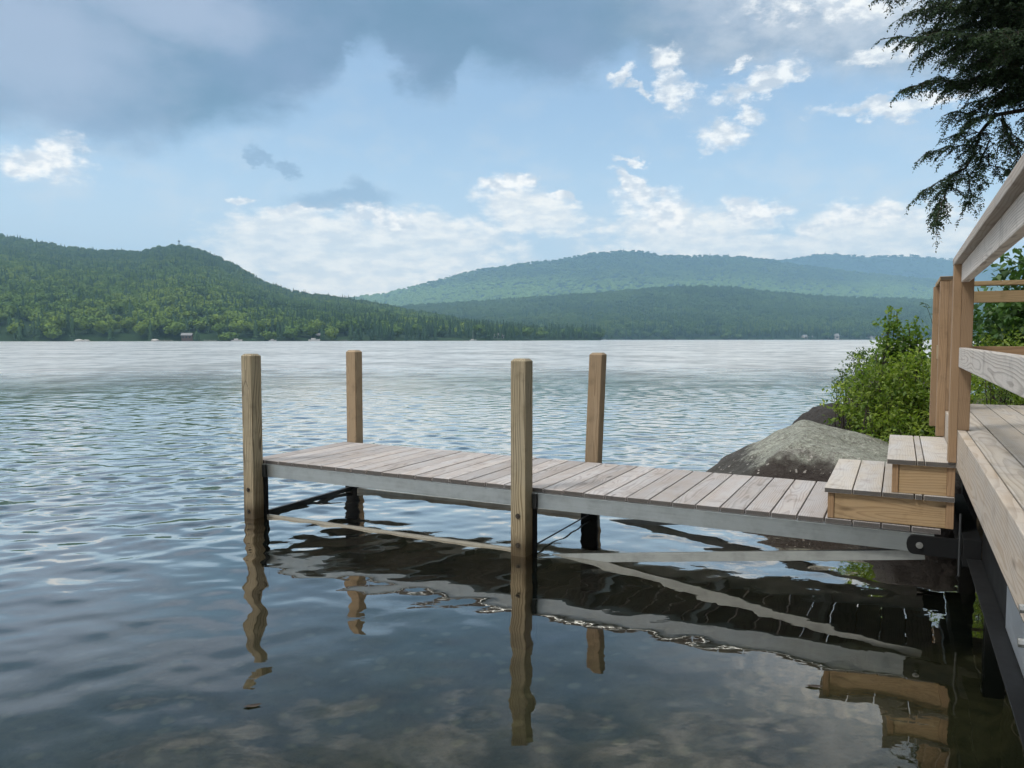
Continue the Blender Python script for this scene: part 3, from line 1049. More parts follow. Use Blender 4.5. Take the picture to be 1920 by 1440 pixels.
limb_specs = [((1668, -12), 7.1, .3, .40), ((1712, 22), 7.4, .3, .45), ((1690, 68), 7.0, .3, .40), ((1740, 95), 7.7, .3, .5), ((1702, 165), 7.2, .25, .34),
              ((1765, 150), 7.6, .3, .45), ((1790, 215), 7.4, .25, .36), ((1830, 190), 8.0, .3, .45), ((1860, 60), 6.8, .3, .5), ((1830, 120), 8.4, .3, .5), ((1880, 170), 7.6, .3, .5),
              ((1900, 20), 7.2, .3, .5), ((1750, -90), 7.6, .3, .5), ((1850, -130), 7.0, .3, .5), ((1930, 225), 8.0, .3, .45),
              ((1770, 45), 8.2, .3, .5), ((1790, -10), 7.0, .3, .5), ((1880, 100), 7.0, .3, .5), ((1800, 90), 7.2, .3, .5), ((1850, 10), 7.9, .3, .5), ((1725, -40), 7.9, .3, .5), ((1830, 40), 7.5, .3, .5), ((1760, 5), 7.3, .3, .5), ((1735, 60), 7.6, .3, .42), ((1810, 130), 7.8, .3, .5), ((1865, 135), 7.3, .3, .5), ((1905, 70), 7.6, .3, .5), ((1845, 85), 7.9, .3, .5), ((1780, 110), 7.1, .25, .4), ((1920, 150), 7.2, .3, .5), ((1870, 30), 8.2, .3, .5)]
for (px_, Y_, dr, lat) in limb_specs:
    limb(at(px_[0], px_[1], Y_), dr, .022, None, 1.0, .52, lat)
# the long drooping lower bough and its side shoots
B0 = np.array([TR[0], TR[1], 3.9])
lowtip = at(1762, 395, 7.3)
lowmid = at(1868, 215, 7.5)
limb(lowtip, 0, .02, lowmid, .75, .12, .26, .06)
hem_tubes.append((bez(B0, (B0 + lowmid) / 2 + np.array([0, 0, .15]), lowmid, 30), np.linspace(.035, .02, 30)))
for (sx, sy), (ex, ey), la in (((1840, 275), (1742, 284), .2), ((1802, 335), (1736, 356), .17), ((1850, 260), (1838, 345), .2), ((1872, 225), (1905, 325), .25), ((1812, 325), (1815, 378), .15),
                               ((1860, 290), (1885, 318), .2), ((1875, 210), (1925, 270), .28), ((1850, 250), (1800, 250), .2), ((1870, 215), (1820, 225), .26), ((1776, 375), (1757, 415), .12)):
    limb(at(ex, ey, 7.35 + rg.normal(0, .12)), .08, .008, at(sx, sy, 7.4), .95, .1, la, .05)
# rest of the crown, beyond the frame
for k in range(24):
    a_ = rg.uniform(0, 2 * math.pi)
    z_ = 4.2 + k * .42
    l_ = rg.uniform(2.0, 3.3) * (1 - k / 40)
    if math.cos(a_) < -.2 and z_ < 7.5: l_ *= .75
    limb(TR + np.array([math.cos(a_) * l_, math.sin(a_) * l_, z_ - TR[2]]), .4, .03, np.array([TR[0], TR[1], z_ + .3]), .7, .3, .8, .26)

hemlock = empty('hemlock_tree', TR)
tag(hemlock, 'dark hemlock tree with drooping needle sprays hanging in from the upper right', 'tree')
hp = np.concatenate(hem_P); hd = np.concatenate(hem_D); hu = np.concatenate(hem_U); hl = np.concatenate(hem_L); hw = np.concatenate(hem_W)
lv, lf = leaf_mesh(hp - TR, hd, hu, hl, hw, .1)
mesh_obj('crown', lv, lf, M['hemlock_leaf'], hemlock, {'rnd': np.repeat(rg.random(len(hp)), 4)})
tv, tf = tube_mesh(hem_tubes, 5)
mesh_obj('branches', tv - TR, tf, M['bark'], hemlock, None, True)
trunk = np.array([TR + np.array([.05 * math.sin(z * .7), .04 * math.cos(z), z]) for z in np.linspace(-.6, 15.5, 24)])
tv, tf = tube_mesh([(trunk, np.linspace(.27, .03, 24))], 14)
mesh_obj('trunk', tv - TR, tf, M['bark'], hemlock, None, True)
print('hemlock leaves', len(hp))

# ---- single dead leaves afloat
for (lx, ly), rot_, lab in (((473, 1325), .3, 'dark dead leaf floating on the calm water below the outer post'), ((1526, 1288), -.2, 'dark dead leaf floating on the pale reflection left of the platform')):
    d_ = ray(lx, ly); q_ = np.array([0, 0, CAM_H]) + d_ * (CAM_H / -d_[2])
    cs = [(-.035, 0, .003), (-.012, .014, .001), (.016, .012, .003), (.036, 0, .006), (.014, -.013, .002), (-.014, -.012, .004), (0, 0, .0015)]
    o = mesh_obj('floating_leaf', cs, [[0, 5, 6], [5, 4, 6], [4, 3, 6], [3, 2, 6], [2, 1, 6], [1, 0, 6]], M['bark'])
    o.location = q_ + np.array([0, 0, .002]); o.rotation_euler = (0, 0, rot_)
    tag(o, lab, 'leaf')

# ---- shrubs
def shrub(name, base, blobs, mat, nleaf, ln, wd, label, cat, seed, stems=10, up=.25, clump=7, jitter=.05, group=None):
    """foliage in clumps on short shoots spread through the volume of several soft lobes"""
    r = np.random.default_rng(seed)
    base = np.array(base, float)
    e = empty(name, base)
    tag(e, label, cat, group)
    vol = np.array([b_[3] * b_[4] * b_[5] for b_ in blobs]); vol = vol ** .75; vol /= vol.sum()
    P, D, U, rr, tubes = [], [], [], [], []
    for b_, w in zip(blobs, vol):
        c = np.array(b_[:3]); rad = np.array(b_[3:6])
        ns = max(4, int(nleaf * w / clump))
        q = unit(r.normal(size=(ns, 3))) * (r.random((ns, 1)) ** .38)
        q = q * (1 + .35 * fbm(q * 2.2 + seed, 3)[:, None])
        org = c + q * rad
        out = unit(q * np.array([1, 1, .8]) + np.array([0, 0, up]) + r.normal(0, .35, (ns, 3)))
        shoot = r.random(ns)
        for k in range(clump):
            s = k / clump
            P.append(org + out * (s * clump * ln * .42) + r.normal(0, jitter * ln * 6, (ns, 3)))
            D.append(unit(out * .6 + r.normal(0, .75, (ns, 3))))
            U.append(unit(np.array([0, 0, .8]) + r.normal(0, .55, (ns, 3))))
            rr.append(np.clip(shoot * .75 + .25 * r.random(ns), 0, 1))
        for k in range(stems):
            i = r.integers(ns)
            b0 = np.array([c[0] + r.normal(0, .06), c[1] + r.normal(0, .06), 0.0])
            pts = bez(b0, (b0 + org[i]) / 2 + r.normal(0, .05, 3), org[i] + out[i] * .03, 9)
            tubes.append((pts, np.linspace(.007, .002, 9)))
    P, D, U = map(np.concatenate, (P, D, U)); rr = np.concatenate(rr)
    N = len(P)
    D[:, 2] = np.clip(D[:, 2], -.7, 1)
    v, f = leaf_mesh(P, unit(D), U, r.uniform(.7, 1.2, N) * ln, r.uniform(.75, 1.2, N) * wd, .14)
    mesh_obj('foliage', v, f, mat, e, {'rnd': np.repeat(rr, 4)})
    tv, tf = tube_mesh(tubes, 5)
    mesh_obj('stems', tv, tf, M['bark'], e, None, True)
    return e


# local helper: blob in dock frame relative to a base point
def blobs_at(base_tn, items):
    bw = W(*base_tn)
    out = []
    for (t, n, z, r1, r2, r3) in items:
        p = W(t, n, z) - bw
        out.append((p[0], p[1], p[2], r1, r2, r3))
    return bw, out


bw, bl = blobs_at((4.45, 4.3, .30), [(4.30, 4.1, .62, .30, .32, .30), (4.55, 4.3, .78, .32, .34, .34), (4.15, 4.5, .52, .24, .28, .24), (4.72, 4.2, .62, .28, .3, .36),
                                     (4.45, 3.8, .45, .26, .26, .22), (4.35, 4.6, .92, .24, .26, .22), (4.68, 4.5, 1.02, .22, .26, .22), (4.60, 3.7, .36, .2, .22, .18), (4.82, 4.4, .85, .26, .26, .3), (4.05, 4.3, .72, .2, .24, .24), (4.3, 4.2, .95, .2, .22, .2), (4.12, 4.3, 1.02, .05, .06, .12), (4.28, 4.3, 1.16, .05, .06, .12), (4.46, 4.3, 1.20, .05, .06, .12), (4.64, 4.4, 1.26, .05, .06, .11), (3.94, 4.2, .80, .09, .08, .05), (3.98, 4.1, .50, .09, .08, .06), (4.2, 3.8, .74, .07, .07, .08), (4.76, 4.3, 1.2, .05, .05, .1)])
shrub('shrub', bw, bl, M['bush_leaf'], 9500, .054, .025, 'bright green dense shrub growing above the boulders beside the steps', 'shrub', 1, stems=6)
bw, bl = blobs_at((4.08, 5.1, .45), [(3.98, 5.0, .98, .14, .15, .15), (4.12, 5.2, 1.14, .13, .14, .11), (3.90, 5.0, .82, .13, .14, .12), (4.20, 5.2, .95, .14, .16, .18), (4.02, 5.1, 1.20, .07, .08, .07)])
shrub('shrub', bw, bl, M['berry_leaf'], 1700, .034, .021, 'sparse small leaved dark shrub at the left end of the greenery', 'shrub', 2, stems=6, clump=5)
bw, bl = blobs_at((4.42, 5.2, .4), [(4.42, 5.2, 1.20, .20, .22, .20), (4.40, 5.15, 1.42, .11, .12, .14), (4.36, 5.15, 1.60, .05, .06, .10), (4.56, 5.2, 1.36, .11, .12, .09), (4.25, 5.15, 1.55, .09, .05, .03),
                                    (4.50, 5.3, 1.10, .24, .24, .22), (4.64, 5.2, 1.18, .12, .12, .12), (4.57, 5.2, 1.52, .05, .05, .06), (4.38, 5.2, 1.70, .025, .03, .06), (4.30, 5.1, 1.30, .10, .06, .06), (4.66, 5.1, 1.44, .05, .05, .08)])
shrub('sapling', bw, bl, M['sapling_leaf'], 2400, .052, .036, 'young green sapling rising to a point above the shrubs', 'sapling', 3, stems=4, clump=4)
bw, bl = blobs_at((5.6, 3.3, .5), [(5.1, 2.9, .95, .34, .32, .32), (5.5, 3.1, 1.05, .40, .4, .36), (5.9, 3.3, 1.1, .42, .42, .4), (6.4, 3.2, 1.15, .5, .45, .45), (5.3, 3.6, 1.15, .4, .4, .3)])
shrub('shrub', bw, bl, M['bush_leaf'], 12000, .036, .018, 'low green shrub seen under the rear railing of the platform', 'shrub', 4, stems=5)
bw, bl = blobs_at((5.9, 4.4, .6), [(5.35, 4.0, 1.55, .35, .32, .24), (5.75, 4.2, 1.70, .42, .4, .26), (6.3, 4.4, 1.9, .5, .45, .35), (5.55, 4.0, 2.02, .28, .26, .15), (5.95, 4.2, 2.15, .32, .3, .16), (5.4, 4.2, 1.35, .32, .3, .2), (6.0, 4.4, 1.45, .45, .4, .3), (5.85, 4.1, 2.38, .16, .16, .08)])
shrub('maple_sapling', bw, bl, M['maple_leaf'], 6500, .075, .058, 'dark broad leaved maple standing behind the rear railing', 'tree', 5, stems=5, clump=4, up=.05)
# undergrowth covering the shore behind
bw, bl = blobs_at((7.0, 6.0, .6), [(5.0, 6.2, .75, .6, .7, .45), (5.9, 6.6, .95, .8, .8, .6), (6.9, 6.2, 1.2, .9, .9, .8)])
shrub('shrub', bw, bl, M['berry_leaf'], 9000, .06, .036, 'dark undergrowth thicket at the back of the shore', 'shrub', 6, stems=4)
# a bare twig tip reaching out beside the rail posts
tw = empty('sapling_twig', W(4.72, 4.0, .9)); tag(tw, 'thin leafy twig poking out left of the rail posts', 'twig')
tip_ = W(4.66, 4.0, 1.74) - W(4.72, 4.0, .9)
pts = bez(np.array([.06, 0, -.4]), np.array([.12, 0, .5]), tip_, 16)
tv, tf = tube_mesh([(pts, np.linspace(.005, .0015, 16))], 5)
mesh_obj('stem', tv, tf, M['bark'], tw, None, True)
P = pts[[15, 15, 14, 15, 13, 14, 12]]; D = unit(np.array([[-1, .1, .2], [-.9, .1, -.2], [-.7, .2, .5], [.5, 0, -.3], [.9, 0, -.1], [.8, .2, .3], [.9, .1, 0]]))
v, f = leaf_mesh(P, D, unit(np.tile([[0, -.3, 1.0]], (7, 1))), np.full(7, .06), np.full(7, .022))
mesh_obj('leaves', v, f, M['maple_leaf'], tw, {'rnd': np.repeat(np.linspace(0, .5, 7), 4)})

# ------------------------------------------------------------------ far hills
def prof(pts):
    xs = np.array([p[0] for p in pts], float); ys = np.array([p[1] for p in pts], float)
    az = np.array([math.atan((x - 960) / FPX) for x in xs])
    hh = np.array([(635.4 - y) / FPX for y in ys])     # rise over forward distance
    return az, hh * np.cos(np.abs(az)) ** 0, xs


def hill(name, ridge_px, shore_d, ridge_d, back_d, az0, az1, na, nd, tree_h, seed, rough, ease=1.0):
    az, tanh_, _ = prof(ridge_px)
    A = np.linspace(az0, az1, na)
    H = np.interp(A, az, tanh_)
    ds = shore_d(A); dr = ridge_d(A)
    S = np.concatenate([np.linspace(0, 1, nd), 1 + np.linspace(0, 1, nd // 3)[1:]])
    AA, SS = np.meshgrid(A, S)
    DS, DR, HH = ds[None, :], dr[None, :], H[None, :]
    fwd = np.where(SS <= 1, DS + (DR - DS) * SS, DR + (back_d) * (SS - 1))
    X = np.tan(AA) * fwd; Y = fwd
    top = np.maximum(HH * DR + CAM_H - tree_h, 2.0)
    f = np.where(SS <= 1, np.power(SS, ease) * (.65 + .35 * SS), 1 - (SS - 1) * .8)
    Z = 1.2 + top * f
    nz = fbm(np.stack([X / 420, Y / 420, X * 0 + seed], -1), 4)
    Z += rough * nz * np.clip(SS * (1 - SS) * 4, 0, 1) * top
    Z = np.where(SS <= 0.0001, -1.5, Z)
    nn, mm_ = AA.shape
    idx = np.arange(nn * mm_).reshape(nn, mm_)
    fq = np.stack([idx[:-1, :-1], idx[:-1, 1:], idx[1:, 1:], idx[1:, :-1]], -1).reshape(-1, 4)
    V = np.stack([X, Y, Z], -1)
    o = mesh_obj(name, V.reshape(-1, 3), fq, M['hill'], None, None, True)
    o['kind'] = 'structure'
    return V


def tree_protos():
    col = bpy.data.collections.new('forest trees')
    out = []
    for k in range(4):
        r = np.random.default_rng(60 + k)
        P, U = [], []
        if k < 2:      # broadleaf crown of several lobes
            lob = [(0, 0, .62, .36, .33)] + [(.24 * math.cos(a), .24 * math.sin(a), r.uniform(.42, .72), r.uniform(.2, .3), r.uniform(.17, .26)) for a in np.linspace(0, 5.4, 6)]
            for lx, ly, lz, rr_, rz in lob:
                q = unit(r.normal(size=(75, 3)))
                P.append(np.array([lx, ly, lz]) + q * np.array([rr_, rr_, rz]) * r.uniform(.85, 1.08, (75, 1))); U.append(q)
            size = .13
        else:          # conifer with ragged tiers
            for tr_ in range(9):
                z = .12 + .84 * tr_ / 9
                rad = (.30 if k == 2 else .22) * (1 - (tr_ / 9.3) ** 1.2) * r.uniform(.8, 1.15)
                n_ = 46 - 3 * tr_
                a = r.uniform(0, 6.28, n_); q = rad * np.sqrt(r.uniform(.15, 1, n_))
                P.append(np.stack([q * np.cos(a), q * np.sin(a), z - .3 * q + r.normal(0, .012, n_)], -1))
                U.append(unit(np.stack([np.cos(a) * .6, np.sin(a) * .6, np.full(n_, .7)], -1)))
            P.append(np.stack([np.zeros(6), np.zeros(6), np.linspace(.9, 1.0, 6)], -1)); U.append(unit(r.normal(size=(6, 3))))
            size = .085
        P, U = np.concatenate(P), unit(np.concatenate(U) + r.normal(0, .35, (len(np.concatenate(U)), 3)))
        D = unit(np.cross(U, r.normal(size=U.shape)))
        n_ = len(P)
        v, f = leaf_mesh(P - D * size * .5, D, U, r.uniform(.7, 1.3, n_) * size, r.uniform(.7, 1.2, n_) * size, .08)
        # dark inner mass keeps crowns from being see-through
        bm = bmesh.new(); bmesh.ops.create_icosphere(bm, subdivisions=1, radius=1)
        cv = np.array([q.co[:] for q in bm.verts]); cf = [[q.index for q in g.verts] for g in bm.faces]; bm.free()
        cv = cv * ((.30, .30, .34) if k < 2 else (.13, .13, .42)) + np.array([0, 0, .55 if k < 2 else .48])
        faces = f.tolist() + [[i + len(v) for i in g] for g in cf]
        me = bpy.data.meshes.new('forest_tree')
        me.from_pydata(np.concatenate([v, cv]).tolist(), [], faces)
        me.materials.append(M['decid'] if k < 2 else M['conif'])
        o = bpy.data.objects.new('forest_tree', me)
        col.objects.link(o)
        out.append(o)
    return col


PROTO = tree_protos()


def forest(name, pts, sc, kinds, label, seed, wide=1.0):
    r = np.random.default_rng(seed)
    me = bpy.data.meshes.new(name)
    me.vertices.add(len(pts)); me.vertices.foreach_set('co', np.asarray(pts, np.float32).ravel())
    a = me.attributes.new('size', 'FLOAT_VECTOR', 'POINT'); a.data.foreach_set('vector', np.asarray(sc, np.float32).ravel())
    a = me.attributes.new('turn', 'FLOAT_VECTOR', 'POINT')
    rot = np.zeros((len(pts), 3), np.float32); rot[:, 2] = r.uniform(0, 6.28, len(pts)); a.data.foreach_set('vector', rot.ravel())
    a = me.attributes.new('pick', 'INT', 'POINT'); a.data.foreach_set('value', np.asarray(kinds, np.int32))
    o = bpy.data.objects.new(name, me); COL.objects.link(o)
    ng = bpy.data.node_groups.new('forest on points', 'GeometryNodeTree')
    ng.interface.new_socket('Geometry', in_out='INPUT', socket_type='NodeSocketGeometry')
    ng.interface.new_socket('Geometry', in_out='OUTPUT', socket_type='NodeSocketGeometry')
    gi = ng.nodes.new('NodeGroupInput'); go = ng.nodes.new('NodeGroupOutput')
    ip = ng.nodes.new('GeometryNodeInstanceOnPoints')
    ci = ng.nodes.new('GeometryNodeCollectionInfo')
    ci.inputs['Collection'].default_value = PROTO
    ci.inputs['Separate Children'].default_value = True
    ci.inputs['Reset Children'].default_value = True
    ip.inputs['Pick Instance'].default_value = True
    def na(nm, typ):
        q = ng.nodes.new('GeometryNodeInputNamedAttribute'); q.data_type = typ; q.inputs['Name'].default_value = nm
        return q.outputs['Attribute']
    L = ng.links.new
    L(gi.outputs[0], ip.inputs['Points']); L(ci.outputs[0], ip.inputs['Instance'])
    L(na('pick', 'INT'), ip.inputs['Instance Index'])
    L(na('size', 'FLOAT_VECTOR'), ip.inputs['Scale'])
    L(na('turn', 'FLOAT_VECTOR'), ip.inputs['Rotation'])
    L(ip.outputs[0], go.inputs[0])
    md = o.modifiers.new('forest', 'NODES'); md.node_group = ng
    tag(o, label, 'forest', None, 'stuff')
    return o


def scatter(V, spacing, seed, smin=0.0, smax=1.12):
    """points on a hill grid, about one per spacing^2, kept in front of and just over the ridge"""
    r = np.random.default_rng(seed)
    a, b_, c, d = V[:-1, :-1], V[:-1, 1:], V[1:, 1:], V[1:, :-1]
    ar = .5 * np.abs((c[..., 0] - a[..., 0]) * (d[..., 1] - b_[..., 1]) - (c[..., 1] - a[..., 1]) * (d[..., 0] - b_[..., 0]))
    rows = np.arange(ar.shape[0])
    nd = int((V.shape[0] + 1) * .75)
    ar[int(nd * smax):] = 0
    cnt = r.poisson(ar / spacing ** 2)
    ii = np.repeat(np.arange(cnt.size), cnt.ravel())
    i, j = ii // cnt.shape[1], ii % cnt.shape[1]
    u, v = r.random(len(ii))[:, None], r.random(len(ii))[:, None]
    return (V[i, j] * (1 - u) * (1 - v) + V[i, j + 1] * u * (1 - v) + V[i + 1, j + 1] * u * v + V[i + 1, j] * (1 - u) * v)


def plant(name, V, spacing, hgt, wid, con_frac, label, seed, smax=1.12):
    pts = scatter(V, spacing, seed, smax=smax)
    r = np.random.default_rng(seed + 1)
    N = len(pts)
    cl = fbm(np.stack([pts[:, 0] / 150, pts[:, 1] / 150, pts[:, 0] * 0 + seed], -1), 3) * .5 + .5
    con = r.random(N) < np.clip(con_frac * (cl * 2.0 - .45) + .45 * smooth(16, 3, pts[:, 2]), 0, .95)
    kind = np.where(con, 2 + (r.random(N) < .3), (r.random(N) < .5).astype(int))
    h = hgt * r.uniform(.75, 1.2, N) * np.where(con, 1.18, 1)
    w = np.where(con, wid * 1.45, wid * 1.7) * r.uniform(.8, 1.2, N)
    sc = np.stack([w, w, h], -1)
    pts[:, 2] -= 1.0 + .22 * max(0, hgt - 12)
    forest(name, pts, sc, kind, label, seed)
    print(name, N)


dleft = lambda A: np.interp(A, [-.75, -.55, -.3, 0, .2], [430, 440, 480, 600, 900])
rl_px = [(-500, 452), (-200, 436), (0, 440), (60, 450), (130, 463), (200, 470), (240, 471), (265, 473), (300, 464), (340, 460), (375, 467), (420, 485), (460, 506), (500, 530), (550, 546), (600, 553), (650, 559), (700, 567), (760, 580), (830, 592), (900, 605), (960, 613), (1040, 622), (1110, 633), (1200, 637)]
V1 = hill('hill', rl_px, dleft, lambda A: np.interp(A, [-.75, -.4, -.2, 0, .12], [1350, 1350, 1250, 900, 960]), 500, -.80, .115, 170, 70, 10, 1, .10, .85)
plant('forest', V1, 8.2, 11.0, 6.4, .42, 'mixed green forest covering the near left hill down to the water', 3)
rm_px = [(560, 640), (650, 600), (700, 575), (760, 572), (850, 566), (950, 560), (1060, 552), (1130, 548), (1200, 541), (1280, 535), (1340, 535), (1400, 540), (1480, 549), (1560, 555), (1650, 557), (1760, 560), (1900, 565), (2300, 572), (2800, 580)]
V2 = hill('hill', rm_px, lambda A: np.interp(A, [-.25, 0, .3, .8], [1050, 1080, 1200, 1250]), lambda A: np.interp(A, [-.25, .2, .8], [2100, 2100, 2200]), 700, -.24, .80, 150, 60, 14, 2, .08, .9)
plant('forest', V2, 11.5, 15.0, 8.5, .35, 'dark blue green forest on the middle hill across the lake', 13)
rf_px = [(560, 600), (620, 566), (650, 559), (720, 551), (800, 531), (900, 506), (960, 498), (1040, 488), (1100, 478), (1150, 472), (1190, 471), (1230, 478), (1290, 482), (1340, 479), (1400, 483), (1440, 489), (1500, 498), (1580, 508), (1700, 520), (1900, 540), (2300, 560), (2800, 575)]
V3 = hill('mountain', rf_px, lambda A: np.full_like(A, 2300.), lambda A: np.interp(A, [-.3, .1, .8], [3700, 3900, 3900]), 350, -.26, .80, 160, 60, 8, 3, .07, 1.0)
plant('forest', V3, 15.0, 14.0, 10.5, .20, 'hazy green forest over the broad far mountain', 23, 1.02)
rb_px = [(1100, 560), (1250, 530), (1350, 500), (1440, 488), (1480, 485), (1540, 475), (1580, 479), (1620, 482), (1700, 480), (1750, 484), (1790, 489), (1850, 496), (1920, 500), (2100, 508), (2400, 520), (2800, 545)]
V4 = hill('mountain', rb_px, lambda A: np.full_like(A, 4250.), lambda A: np.full_like(A, 5000.), 900,   .08, .80, 110, 40, 8, 4, .06, 1.0)
plant('forest', V4, 24.0, 17.0, 16.0, .35, 'pale blue forest on the farthest mountain range', 33, 1.05)

# tall shore wood to the right of and behind the platform
rw = np.random.default_rng(77)
wp, ws, wk = [], [], []
for k in range(60):
    t_, n_ = rw.uniform(8.8, 19), rw.uniform(-14, 4.5)
    p_ = W(t_, n_); wp.append((p_[0], p_[1], .8)); h_ = rw.uniform(10, 16); w_ = rw.uniform(4.5, 6.5); ws.append((w_, w_, h_)); wk.append(rw.integers(0, 4))
for k in range(40):
    t_, n_ = rw.uniform(4, 12), rw.uniform(-26, -12)
    p_ = W(t_, n_); wp.append((p_[0], p_[1], .8)); h_ = rw.uniform(10, 16); w_ = rw.uniform(4.5, 6.5); ws.append((w_, w_, h_)); wk.append(rw.integers(0, 4))
forest('shore_wood', np.array(wp), np.array(ws), np.array(wk), 'tall shore wood standing right of the platform', 78)

# ------------------------------------------------------------------ far shore buildings, boats, tower
def on_shore(x, d, z=0.0):
    az = math.atan((x - 960) / FPX)
    return np.array([math.tan(az) * d, d, z])


def cottage(x, d, w, h, wall, label, rot=0.0, z=1.0, name='cottage'):
    e = empty(name, on_shore(x, d, z), rot)
    tag(e, label, 'house')
    dp = w * .8
    m = MB(); m.box(-w / 2, w / 2, -dp / 2, dp / 2, -1.5, h, 0, .03)
    m.prism([(-dp / 2 + .02, h + .001), (dp / 2 - .02, h + .001), (0, h + w * .2)], -w / 2 + .02, w / 2 - .02, 'yz'); m.build('wall', wall, e)
    m = MB()
    for s in (-1, 1):
        m.prism([(s * (dp / 2 + .5), h - .25), (0, h + w * .2 + .05), (0, h + w * .2 + .35), (s * (dp / 2 + .6), h + .05)], -w / 2 - .4, w / 2 + .4, 'yz')
    m.build('roof', M['roof'], e)
    for k in range(3):
        m = MB(); wx = -w / 2 + w * (k + .5) / 3
        m.box(wx - w * .09, wx + w * .09, -dp / 2 - .05, -dp / 2 + .02, h * .35, h * .8, 0, .01); m.build('window', M['glass'], e)
    return e


cottage(352, 462, 5.5, 2.5, M['brown_wall'], 'brown cottage at the foot of the left hill', .2)
cottage(598, 520, 6, 2.6, M['brown_wall'], 'small dark boathouse on the left shore beside a white boat', -.1)
cottage(935, 622, 8, 2.8, M['white'], 'low white cottage at the end of the left shore', .1)
cottage(1086, 1085, 10, 6.0, M['white'], 'white gabled house on the middle shore behind the dock', .3)
cottage(1512, 1225, 14, 3.6, M['pink_wall'], 'grey roofed pale house just left of the pinkish one', .1)
cottage(1560, 1225, 17, 5.0, M['pink_wall'], 'pinkish white house on the right shore, the largest there', -.2)
cottage(1640, 1230, 20, 3.4, M['white'], 'long low white house on the right shore beside the sapling', .1)


def boat(x, d, L, label, cover, rot=0.0, mast=False):
    e = empty('boat', on_shore(x, d, 0), rot)
    tag(e, label, 'boat')
    secs = [(-.5, .34, .0), (-.2, .40, .0), (.15, .36, .02), (.38, .2, .08), (.5, .02, .16)]
    co, fa = [], []
    for sx, w, lift in secs:
        for yy, zz in ((-w * .28 * L, .13 * L + lift * L * .4), (-w * .22 * L, -.05 * L + lift * L * .2), (w * .22 * L, -.05 * L + lift * L * .2), (w * .28 * L, .13 * L + lift * L * .4)):
            co.append((sx * L, yy, zz))
    for i in range(len(secs) - 1):
        for k in range(4):
            j = (k + 1) % 4
            fa.append([i * 4 + k, i * 4 + j, i * 4 + 4 + j, i * 4 + 4 + k])
    fa += [[0, 1, 2, 3], [16, 19, 18, 17]]
    m = MB(); m.add(co, fa, 0, (0, 0)); m.build('hull', M['white'], e)
    m = MB(); m.box(-.25 * L, .1 * L, -.1 * L, .1 * L, .131 * L, .26 * L, 0, .03); m.build('canopy', M['boat_blue'] if cover else M['white'], e)
    if mast:
        m = MB(); m.cyl((0, 0, .2 * L), (0, 0, 1.5 * L), .05, 6); m.build('mast', M['white'], e)
    return e


boat(445, 440, 6.0, 'white motorboat moored off the left shore', False, .1)
boat(590, 495, 7.5, 'white powerboat in front of the dark boathouse', False, -.1)
boat(887, 560, 5.0, 'white sailboat with a thin mast near the left shore end', False, .3, True)
boat(512, 470, 4.5, 'small white skiff between the motorboat and the powerboat', False, .5)
boat(1132, 1050, 6.0, 'tiny pale boat off the middle shore', True, .2)
for x, d, L_, lab in ((310, 448, 9, 'low pale jetty on the left shore before the brown cottage'), (395, 455, 7, 'short pale jetty between the brown cottage and the motorboat'), (640, 520, 8, 'low grey jetty on the shore right of the dark boathouse')):
    e = empty('jetty', on_shore(x, d, 0), .15); tag(e, lab, 'jetty')
    m = MB(); m.box(-L_ / 2, L_ / 2, -1, 1, .45, .62, 0, .02); m.build('decking', M['shore_rock'], e)
    for sx in (-.42, 0, .42):
        m = MB(); m.cyl((sx * L_, -.9, -1), (sx * L_, -.9, .9), .12, 6); m.build('pile', M['shore_rock'], e)
r5 = np.random.default_rng(4)
for q, (x, d, w, lab) in enumerate(((150, 440, 2.6, 'pale rock at the waterline, left one of a pair'), (163, 441, 1.8, 'smaller pale rock beside another at the waterline'), (292, 452, 2.4, 'flat pale rock on the shore left of the brown cottage'))):
    bm = bmesh.new(); bmesh.ops.create_icosphere(bm, subdivisions=3, radius=1)
    cv = np.array([v_.co[:] for v_ in bm.verts]); cf = np.array([[v_.index for v_ in g.verts] for g in bm.faces]); bm.free()
    cv = cv * (1 + .3 * fbm(cv * 1.4 + q * 5, 3)[:, None]) * np.array([w, w * .7, w * .45])
    o = mesh_obj('shore_rock', cv, cf, M['shore_rock'], None, None, True); o.location = on_shore(x, d - 3, .2)
    tag(o, lab, 'rock')

# lookout tower on the left summit
ii = int(np.argmin(np.abs(np.linspace(-.80, .115, 170) - math.atan((341 - 960) / FPX))))
tp = V1[69, ii]
tw_ = empty('lookout_tower', tp); tag(tw_, 'thin lookout tower standing on the summit of the left hill', 'tower')
for sx in (-1, 1):
    for sy in (-1, 1):
        m = MB(); m.cyl((sx * 1.6, sy * 1.6, -2), (sx * .8, sy * .8, 13.5), .22, 6); m.build('leg', M['steel_grey'], tw_)
m = MB(); m.box(-1.4, 1.4, -1.4, 1.4, 13.5, 15.6, 0, .05); m.build('cabin', M['steel_grey'], tw_)
m = MB(); m.cyl((0, 0, 15.6), (0, 0, 19.5), .12, 6); m.build('mast', M['steel_grey'], tw_)

# ------------------------------------------------------------------ haze
m, nt, out = material('lake haze')
pv = nt.node('ShaderNodeVolumePrincipled')
pv.inputs['Color'].default_value = (0.42, 0.725, 1.0, 1)
pv.inputs['Density'].default_value = 0.00023
pv.inputs['Anisotropy'].default_value = 0.0
nt.l.new(pv.outputs[0], out.inputs['Volume'])
hb = MB(); hb.box(-6500, 6500, -250, 6100, -6, 720, 0, 0)
hz = hb.build('haze', m)
hz['kind'] = 'stuff'

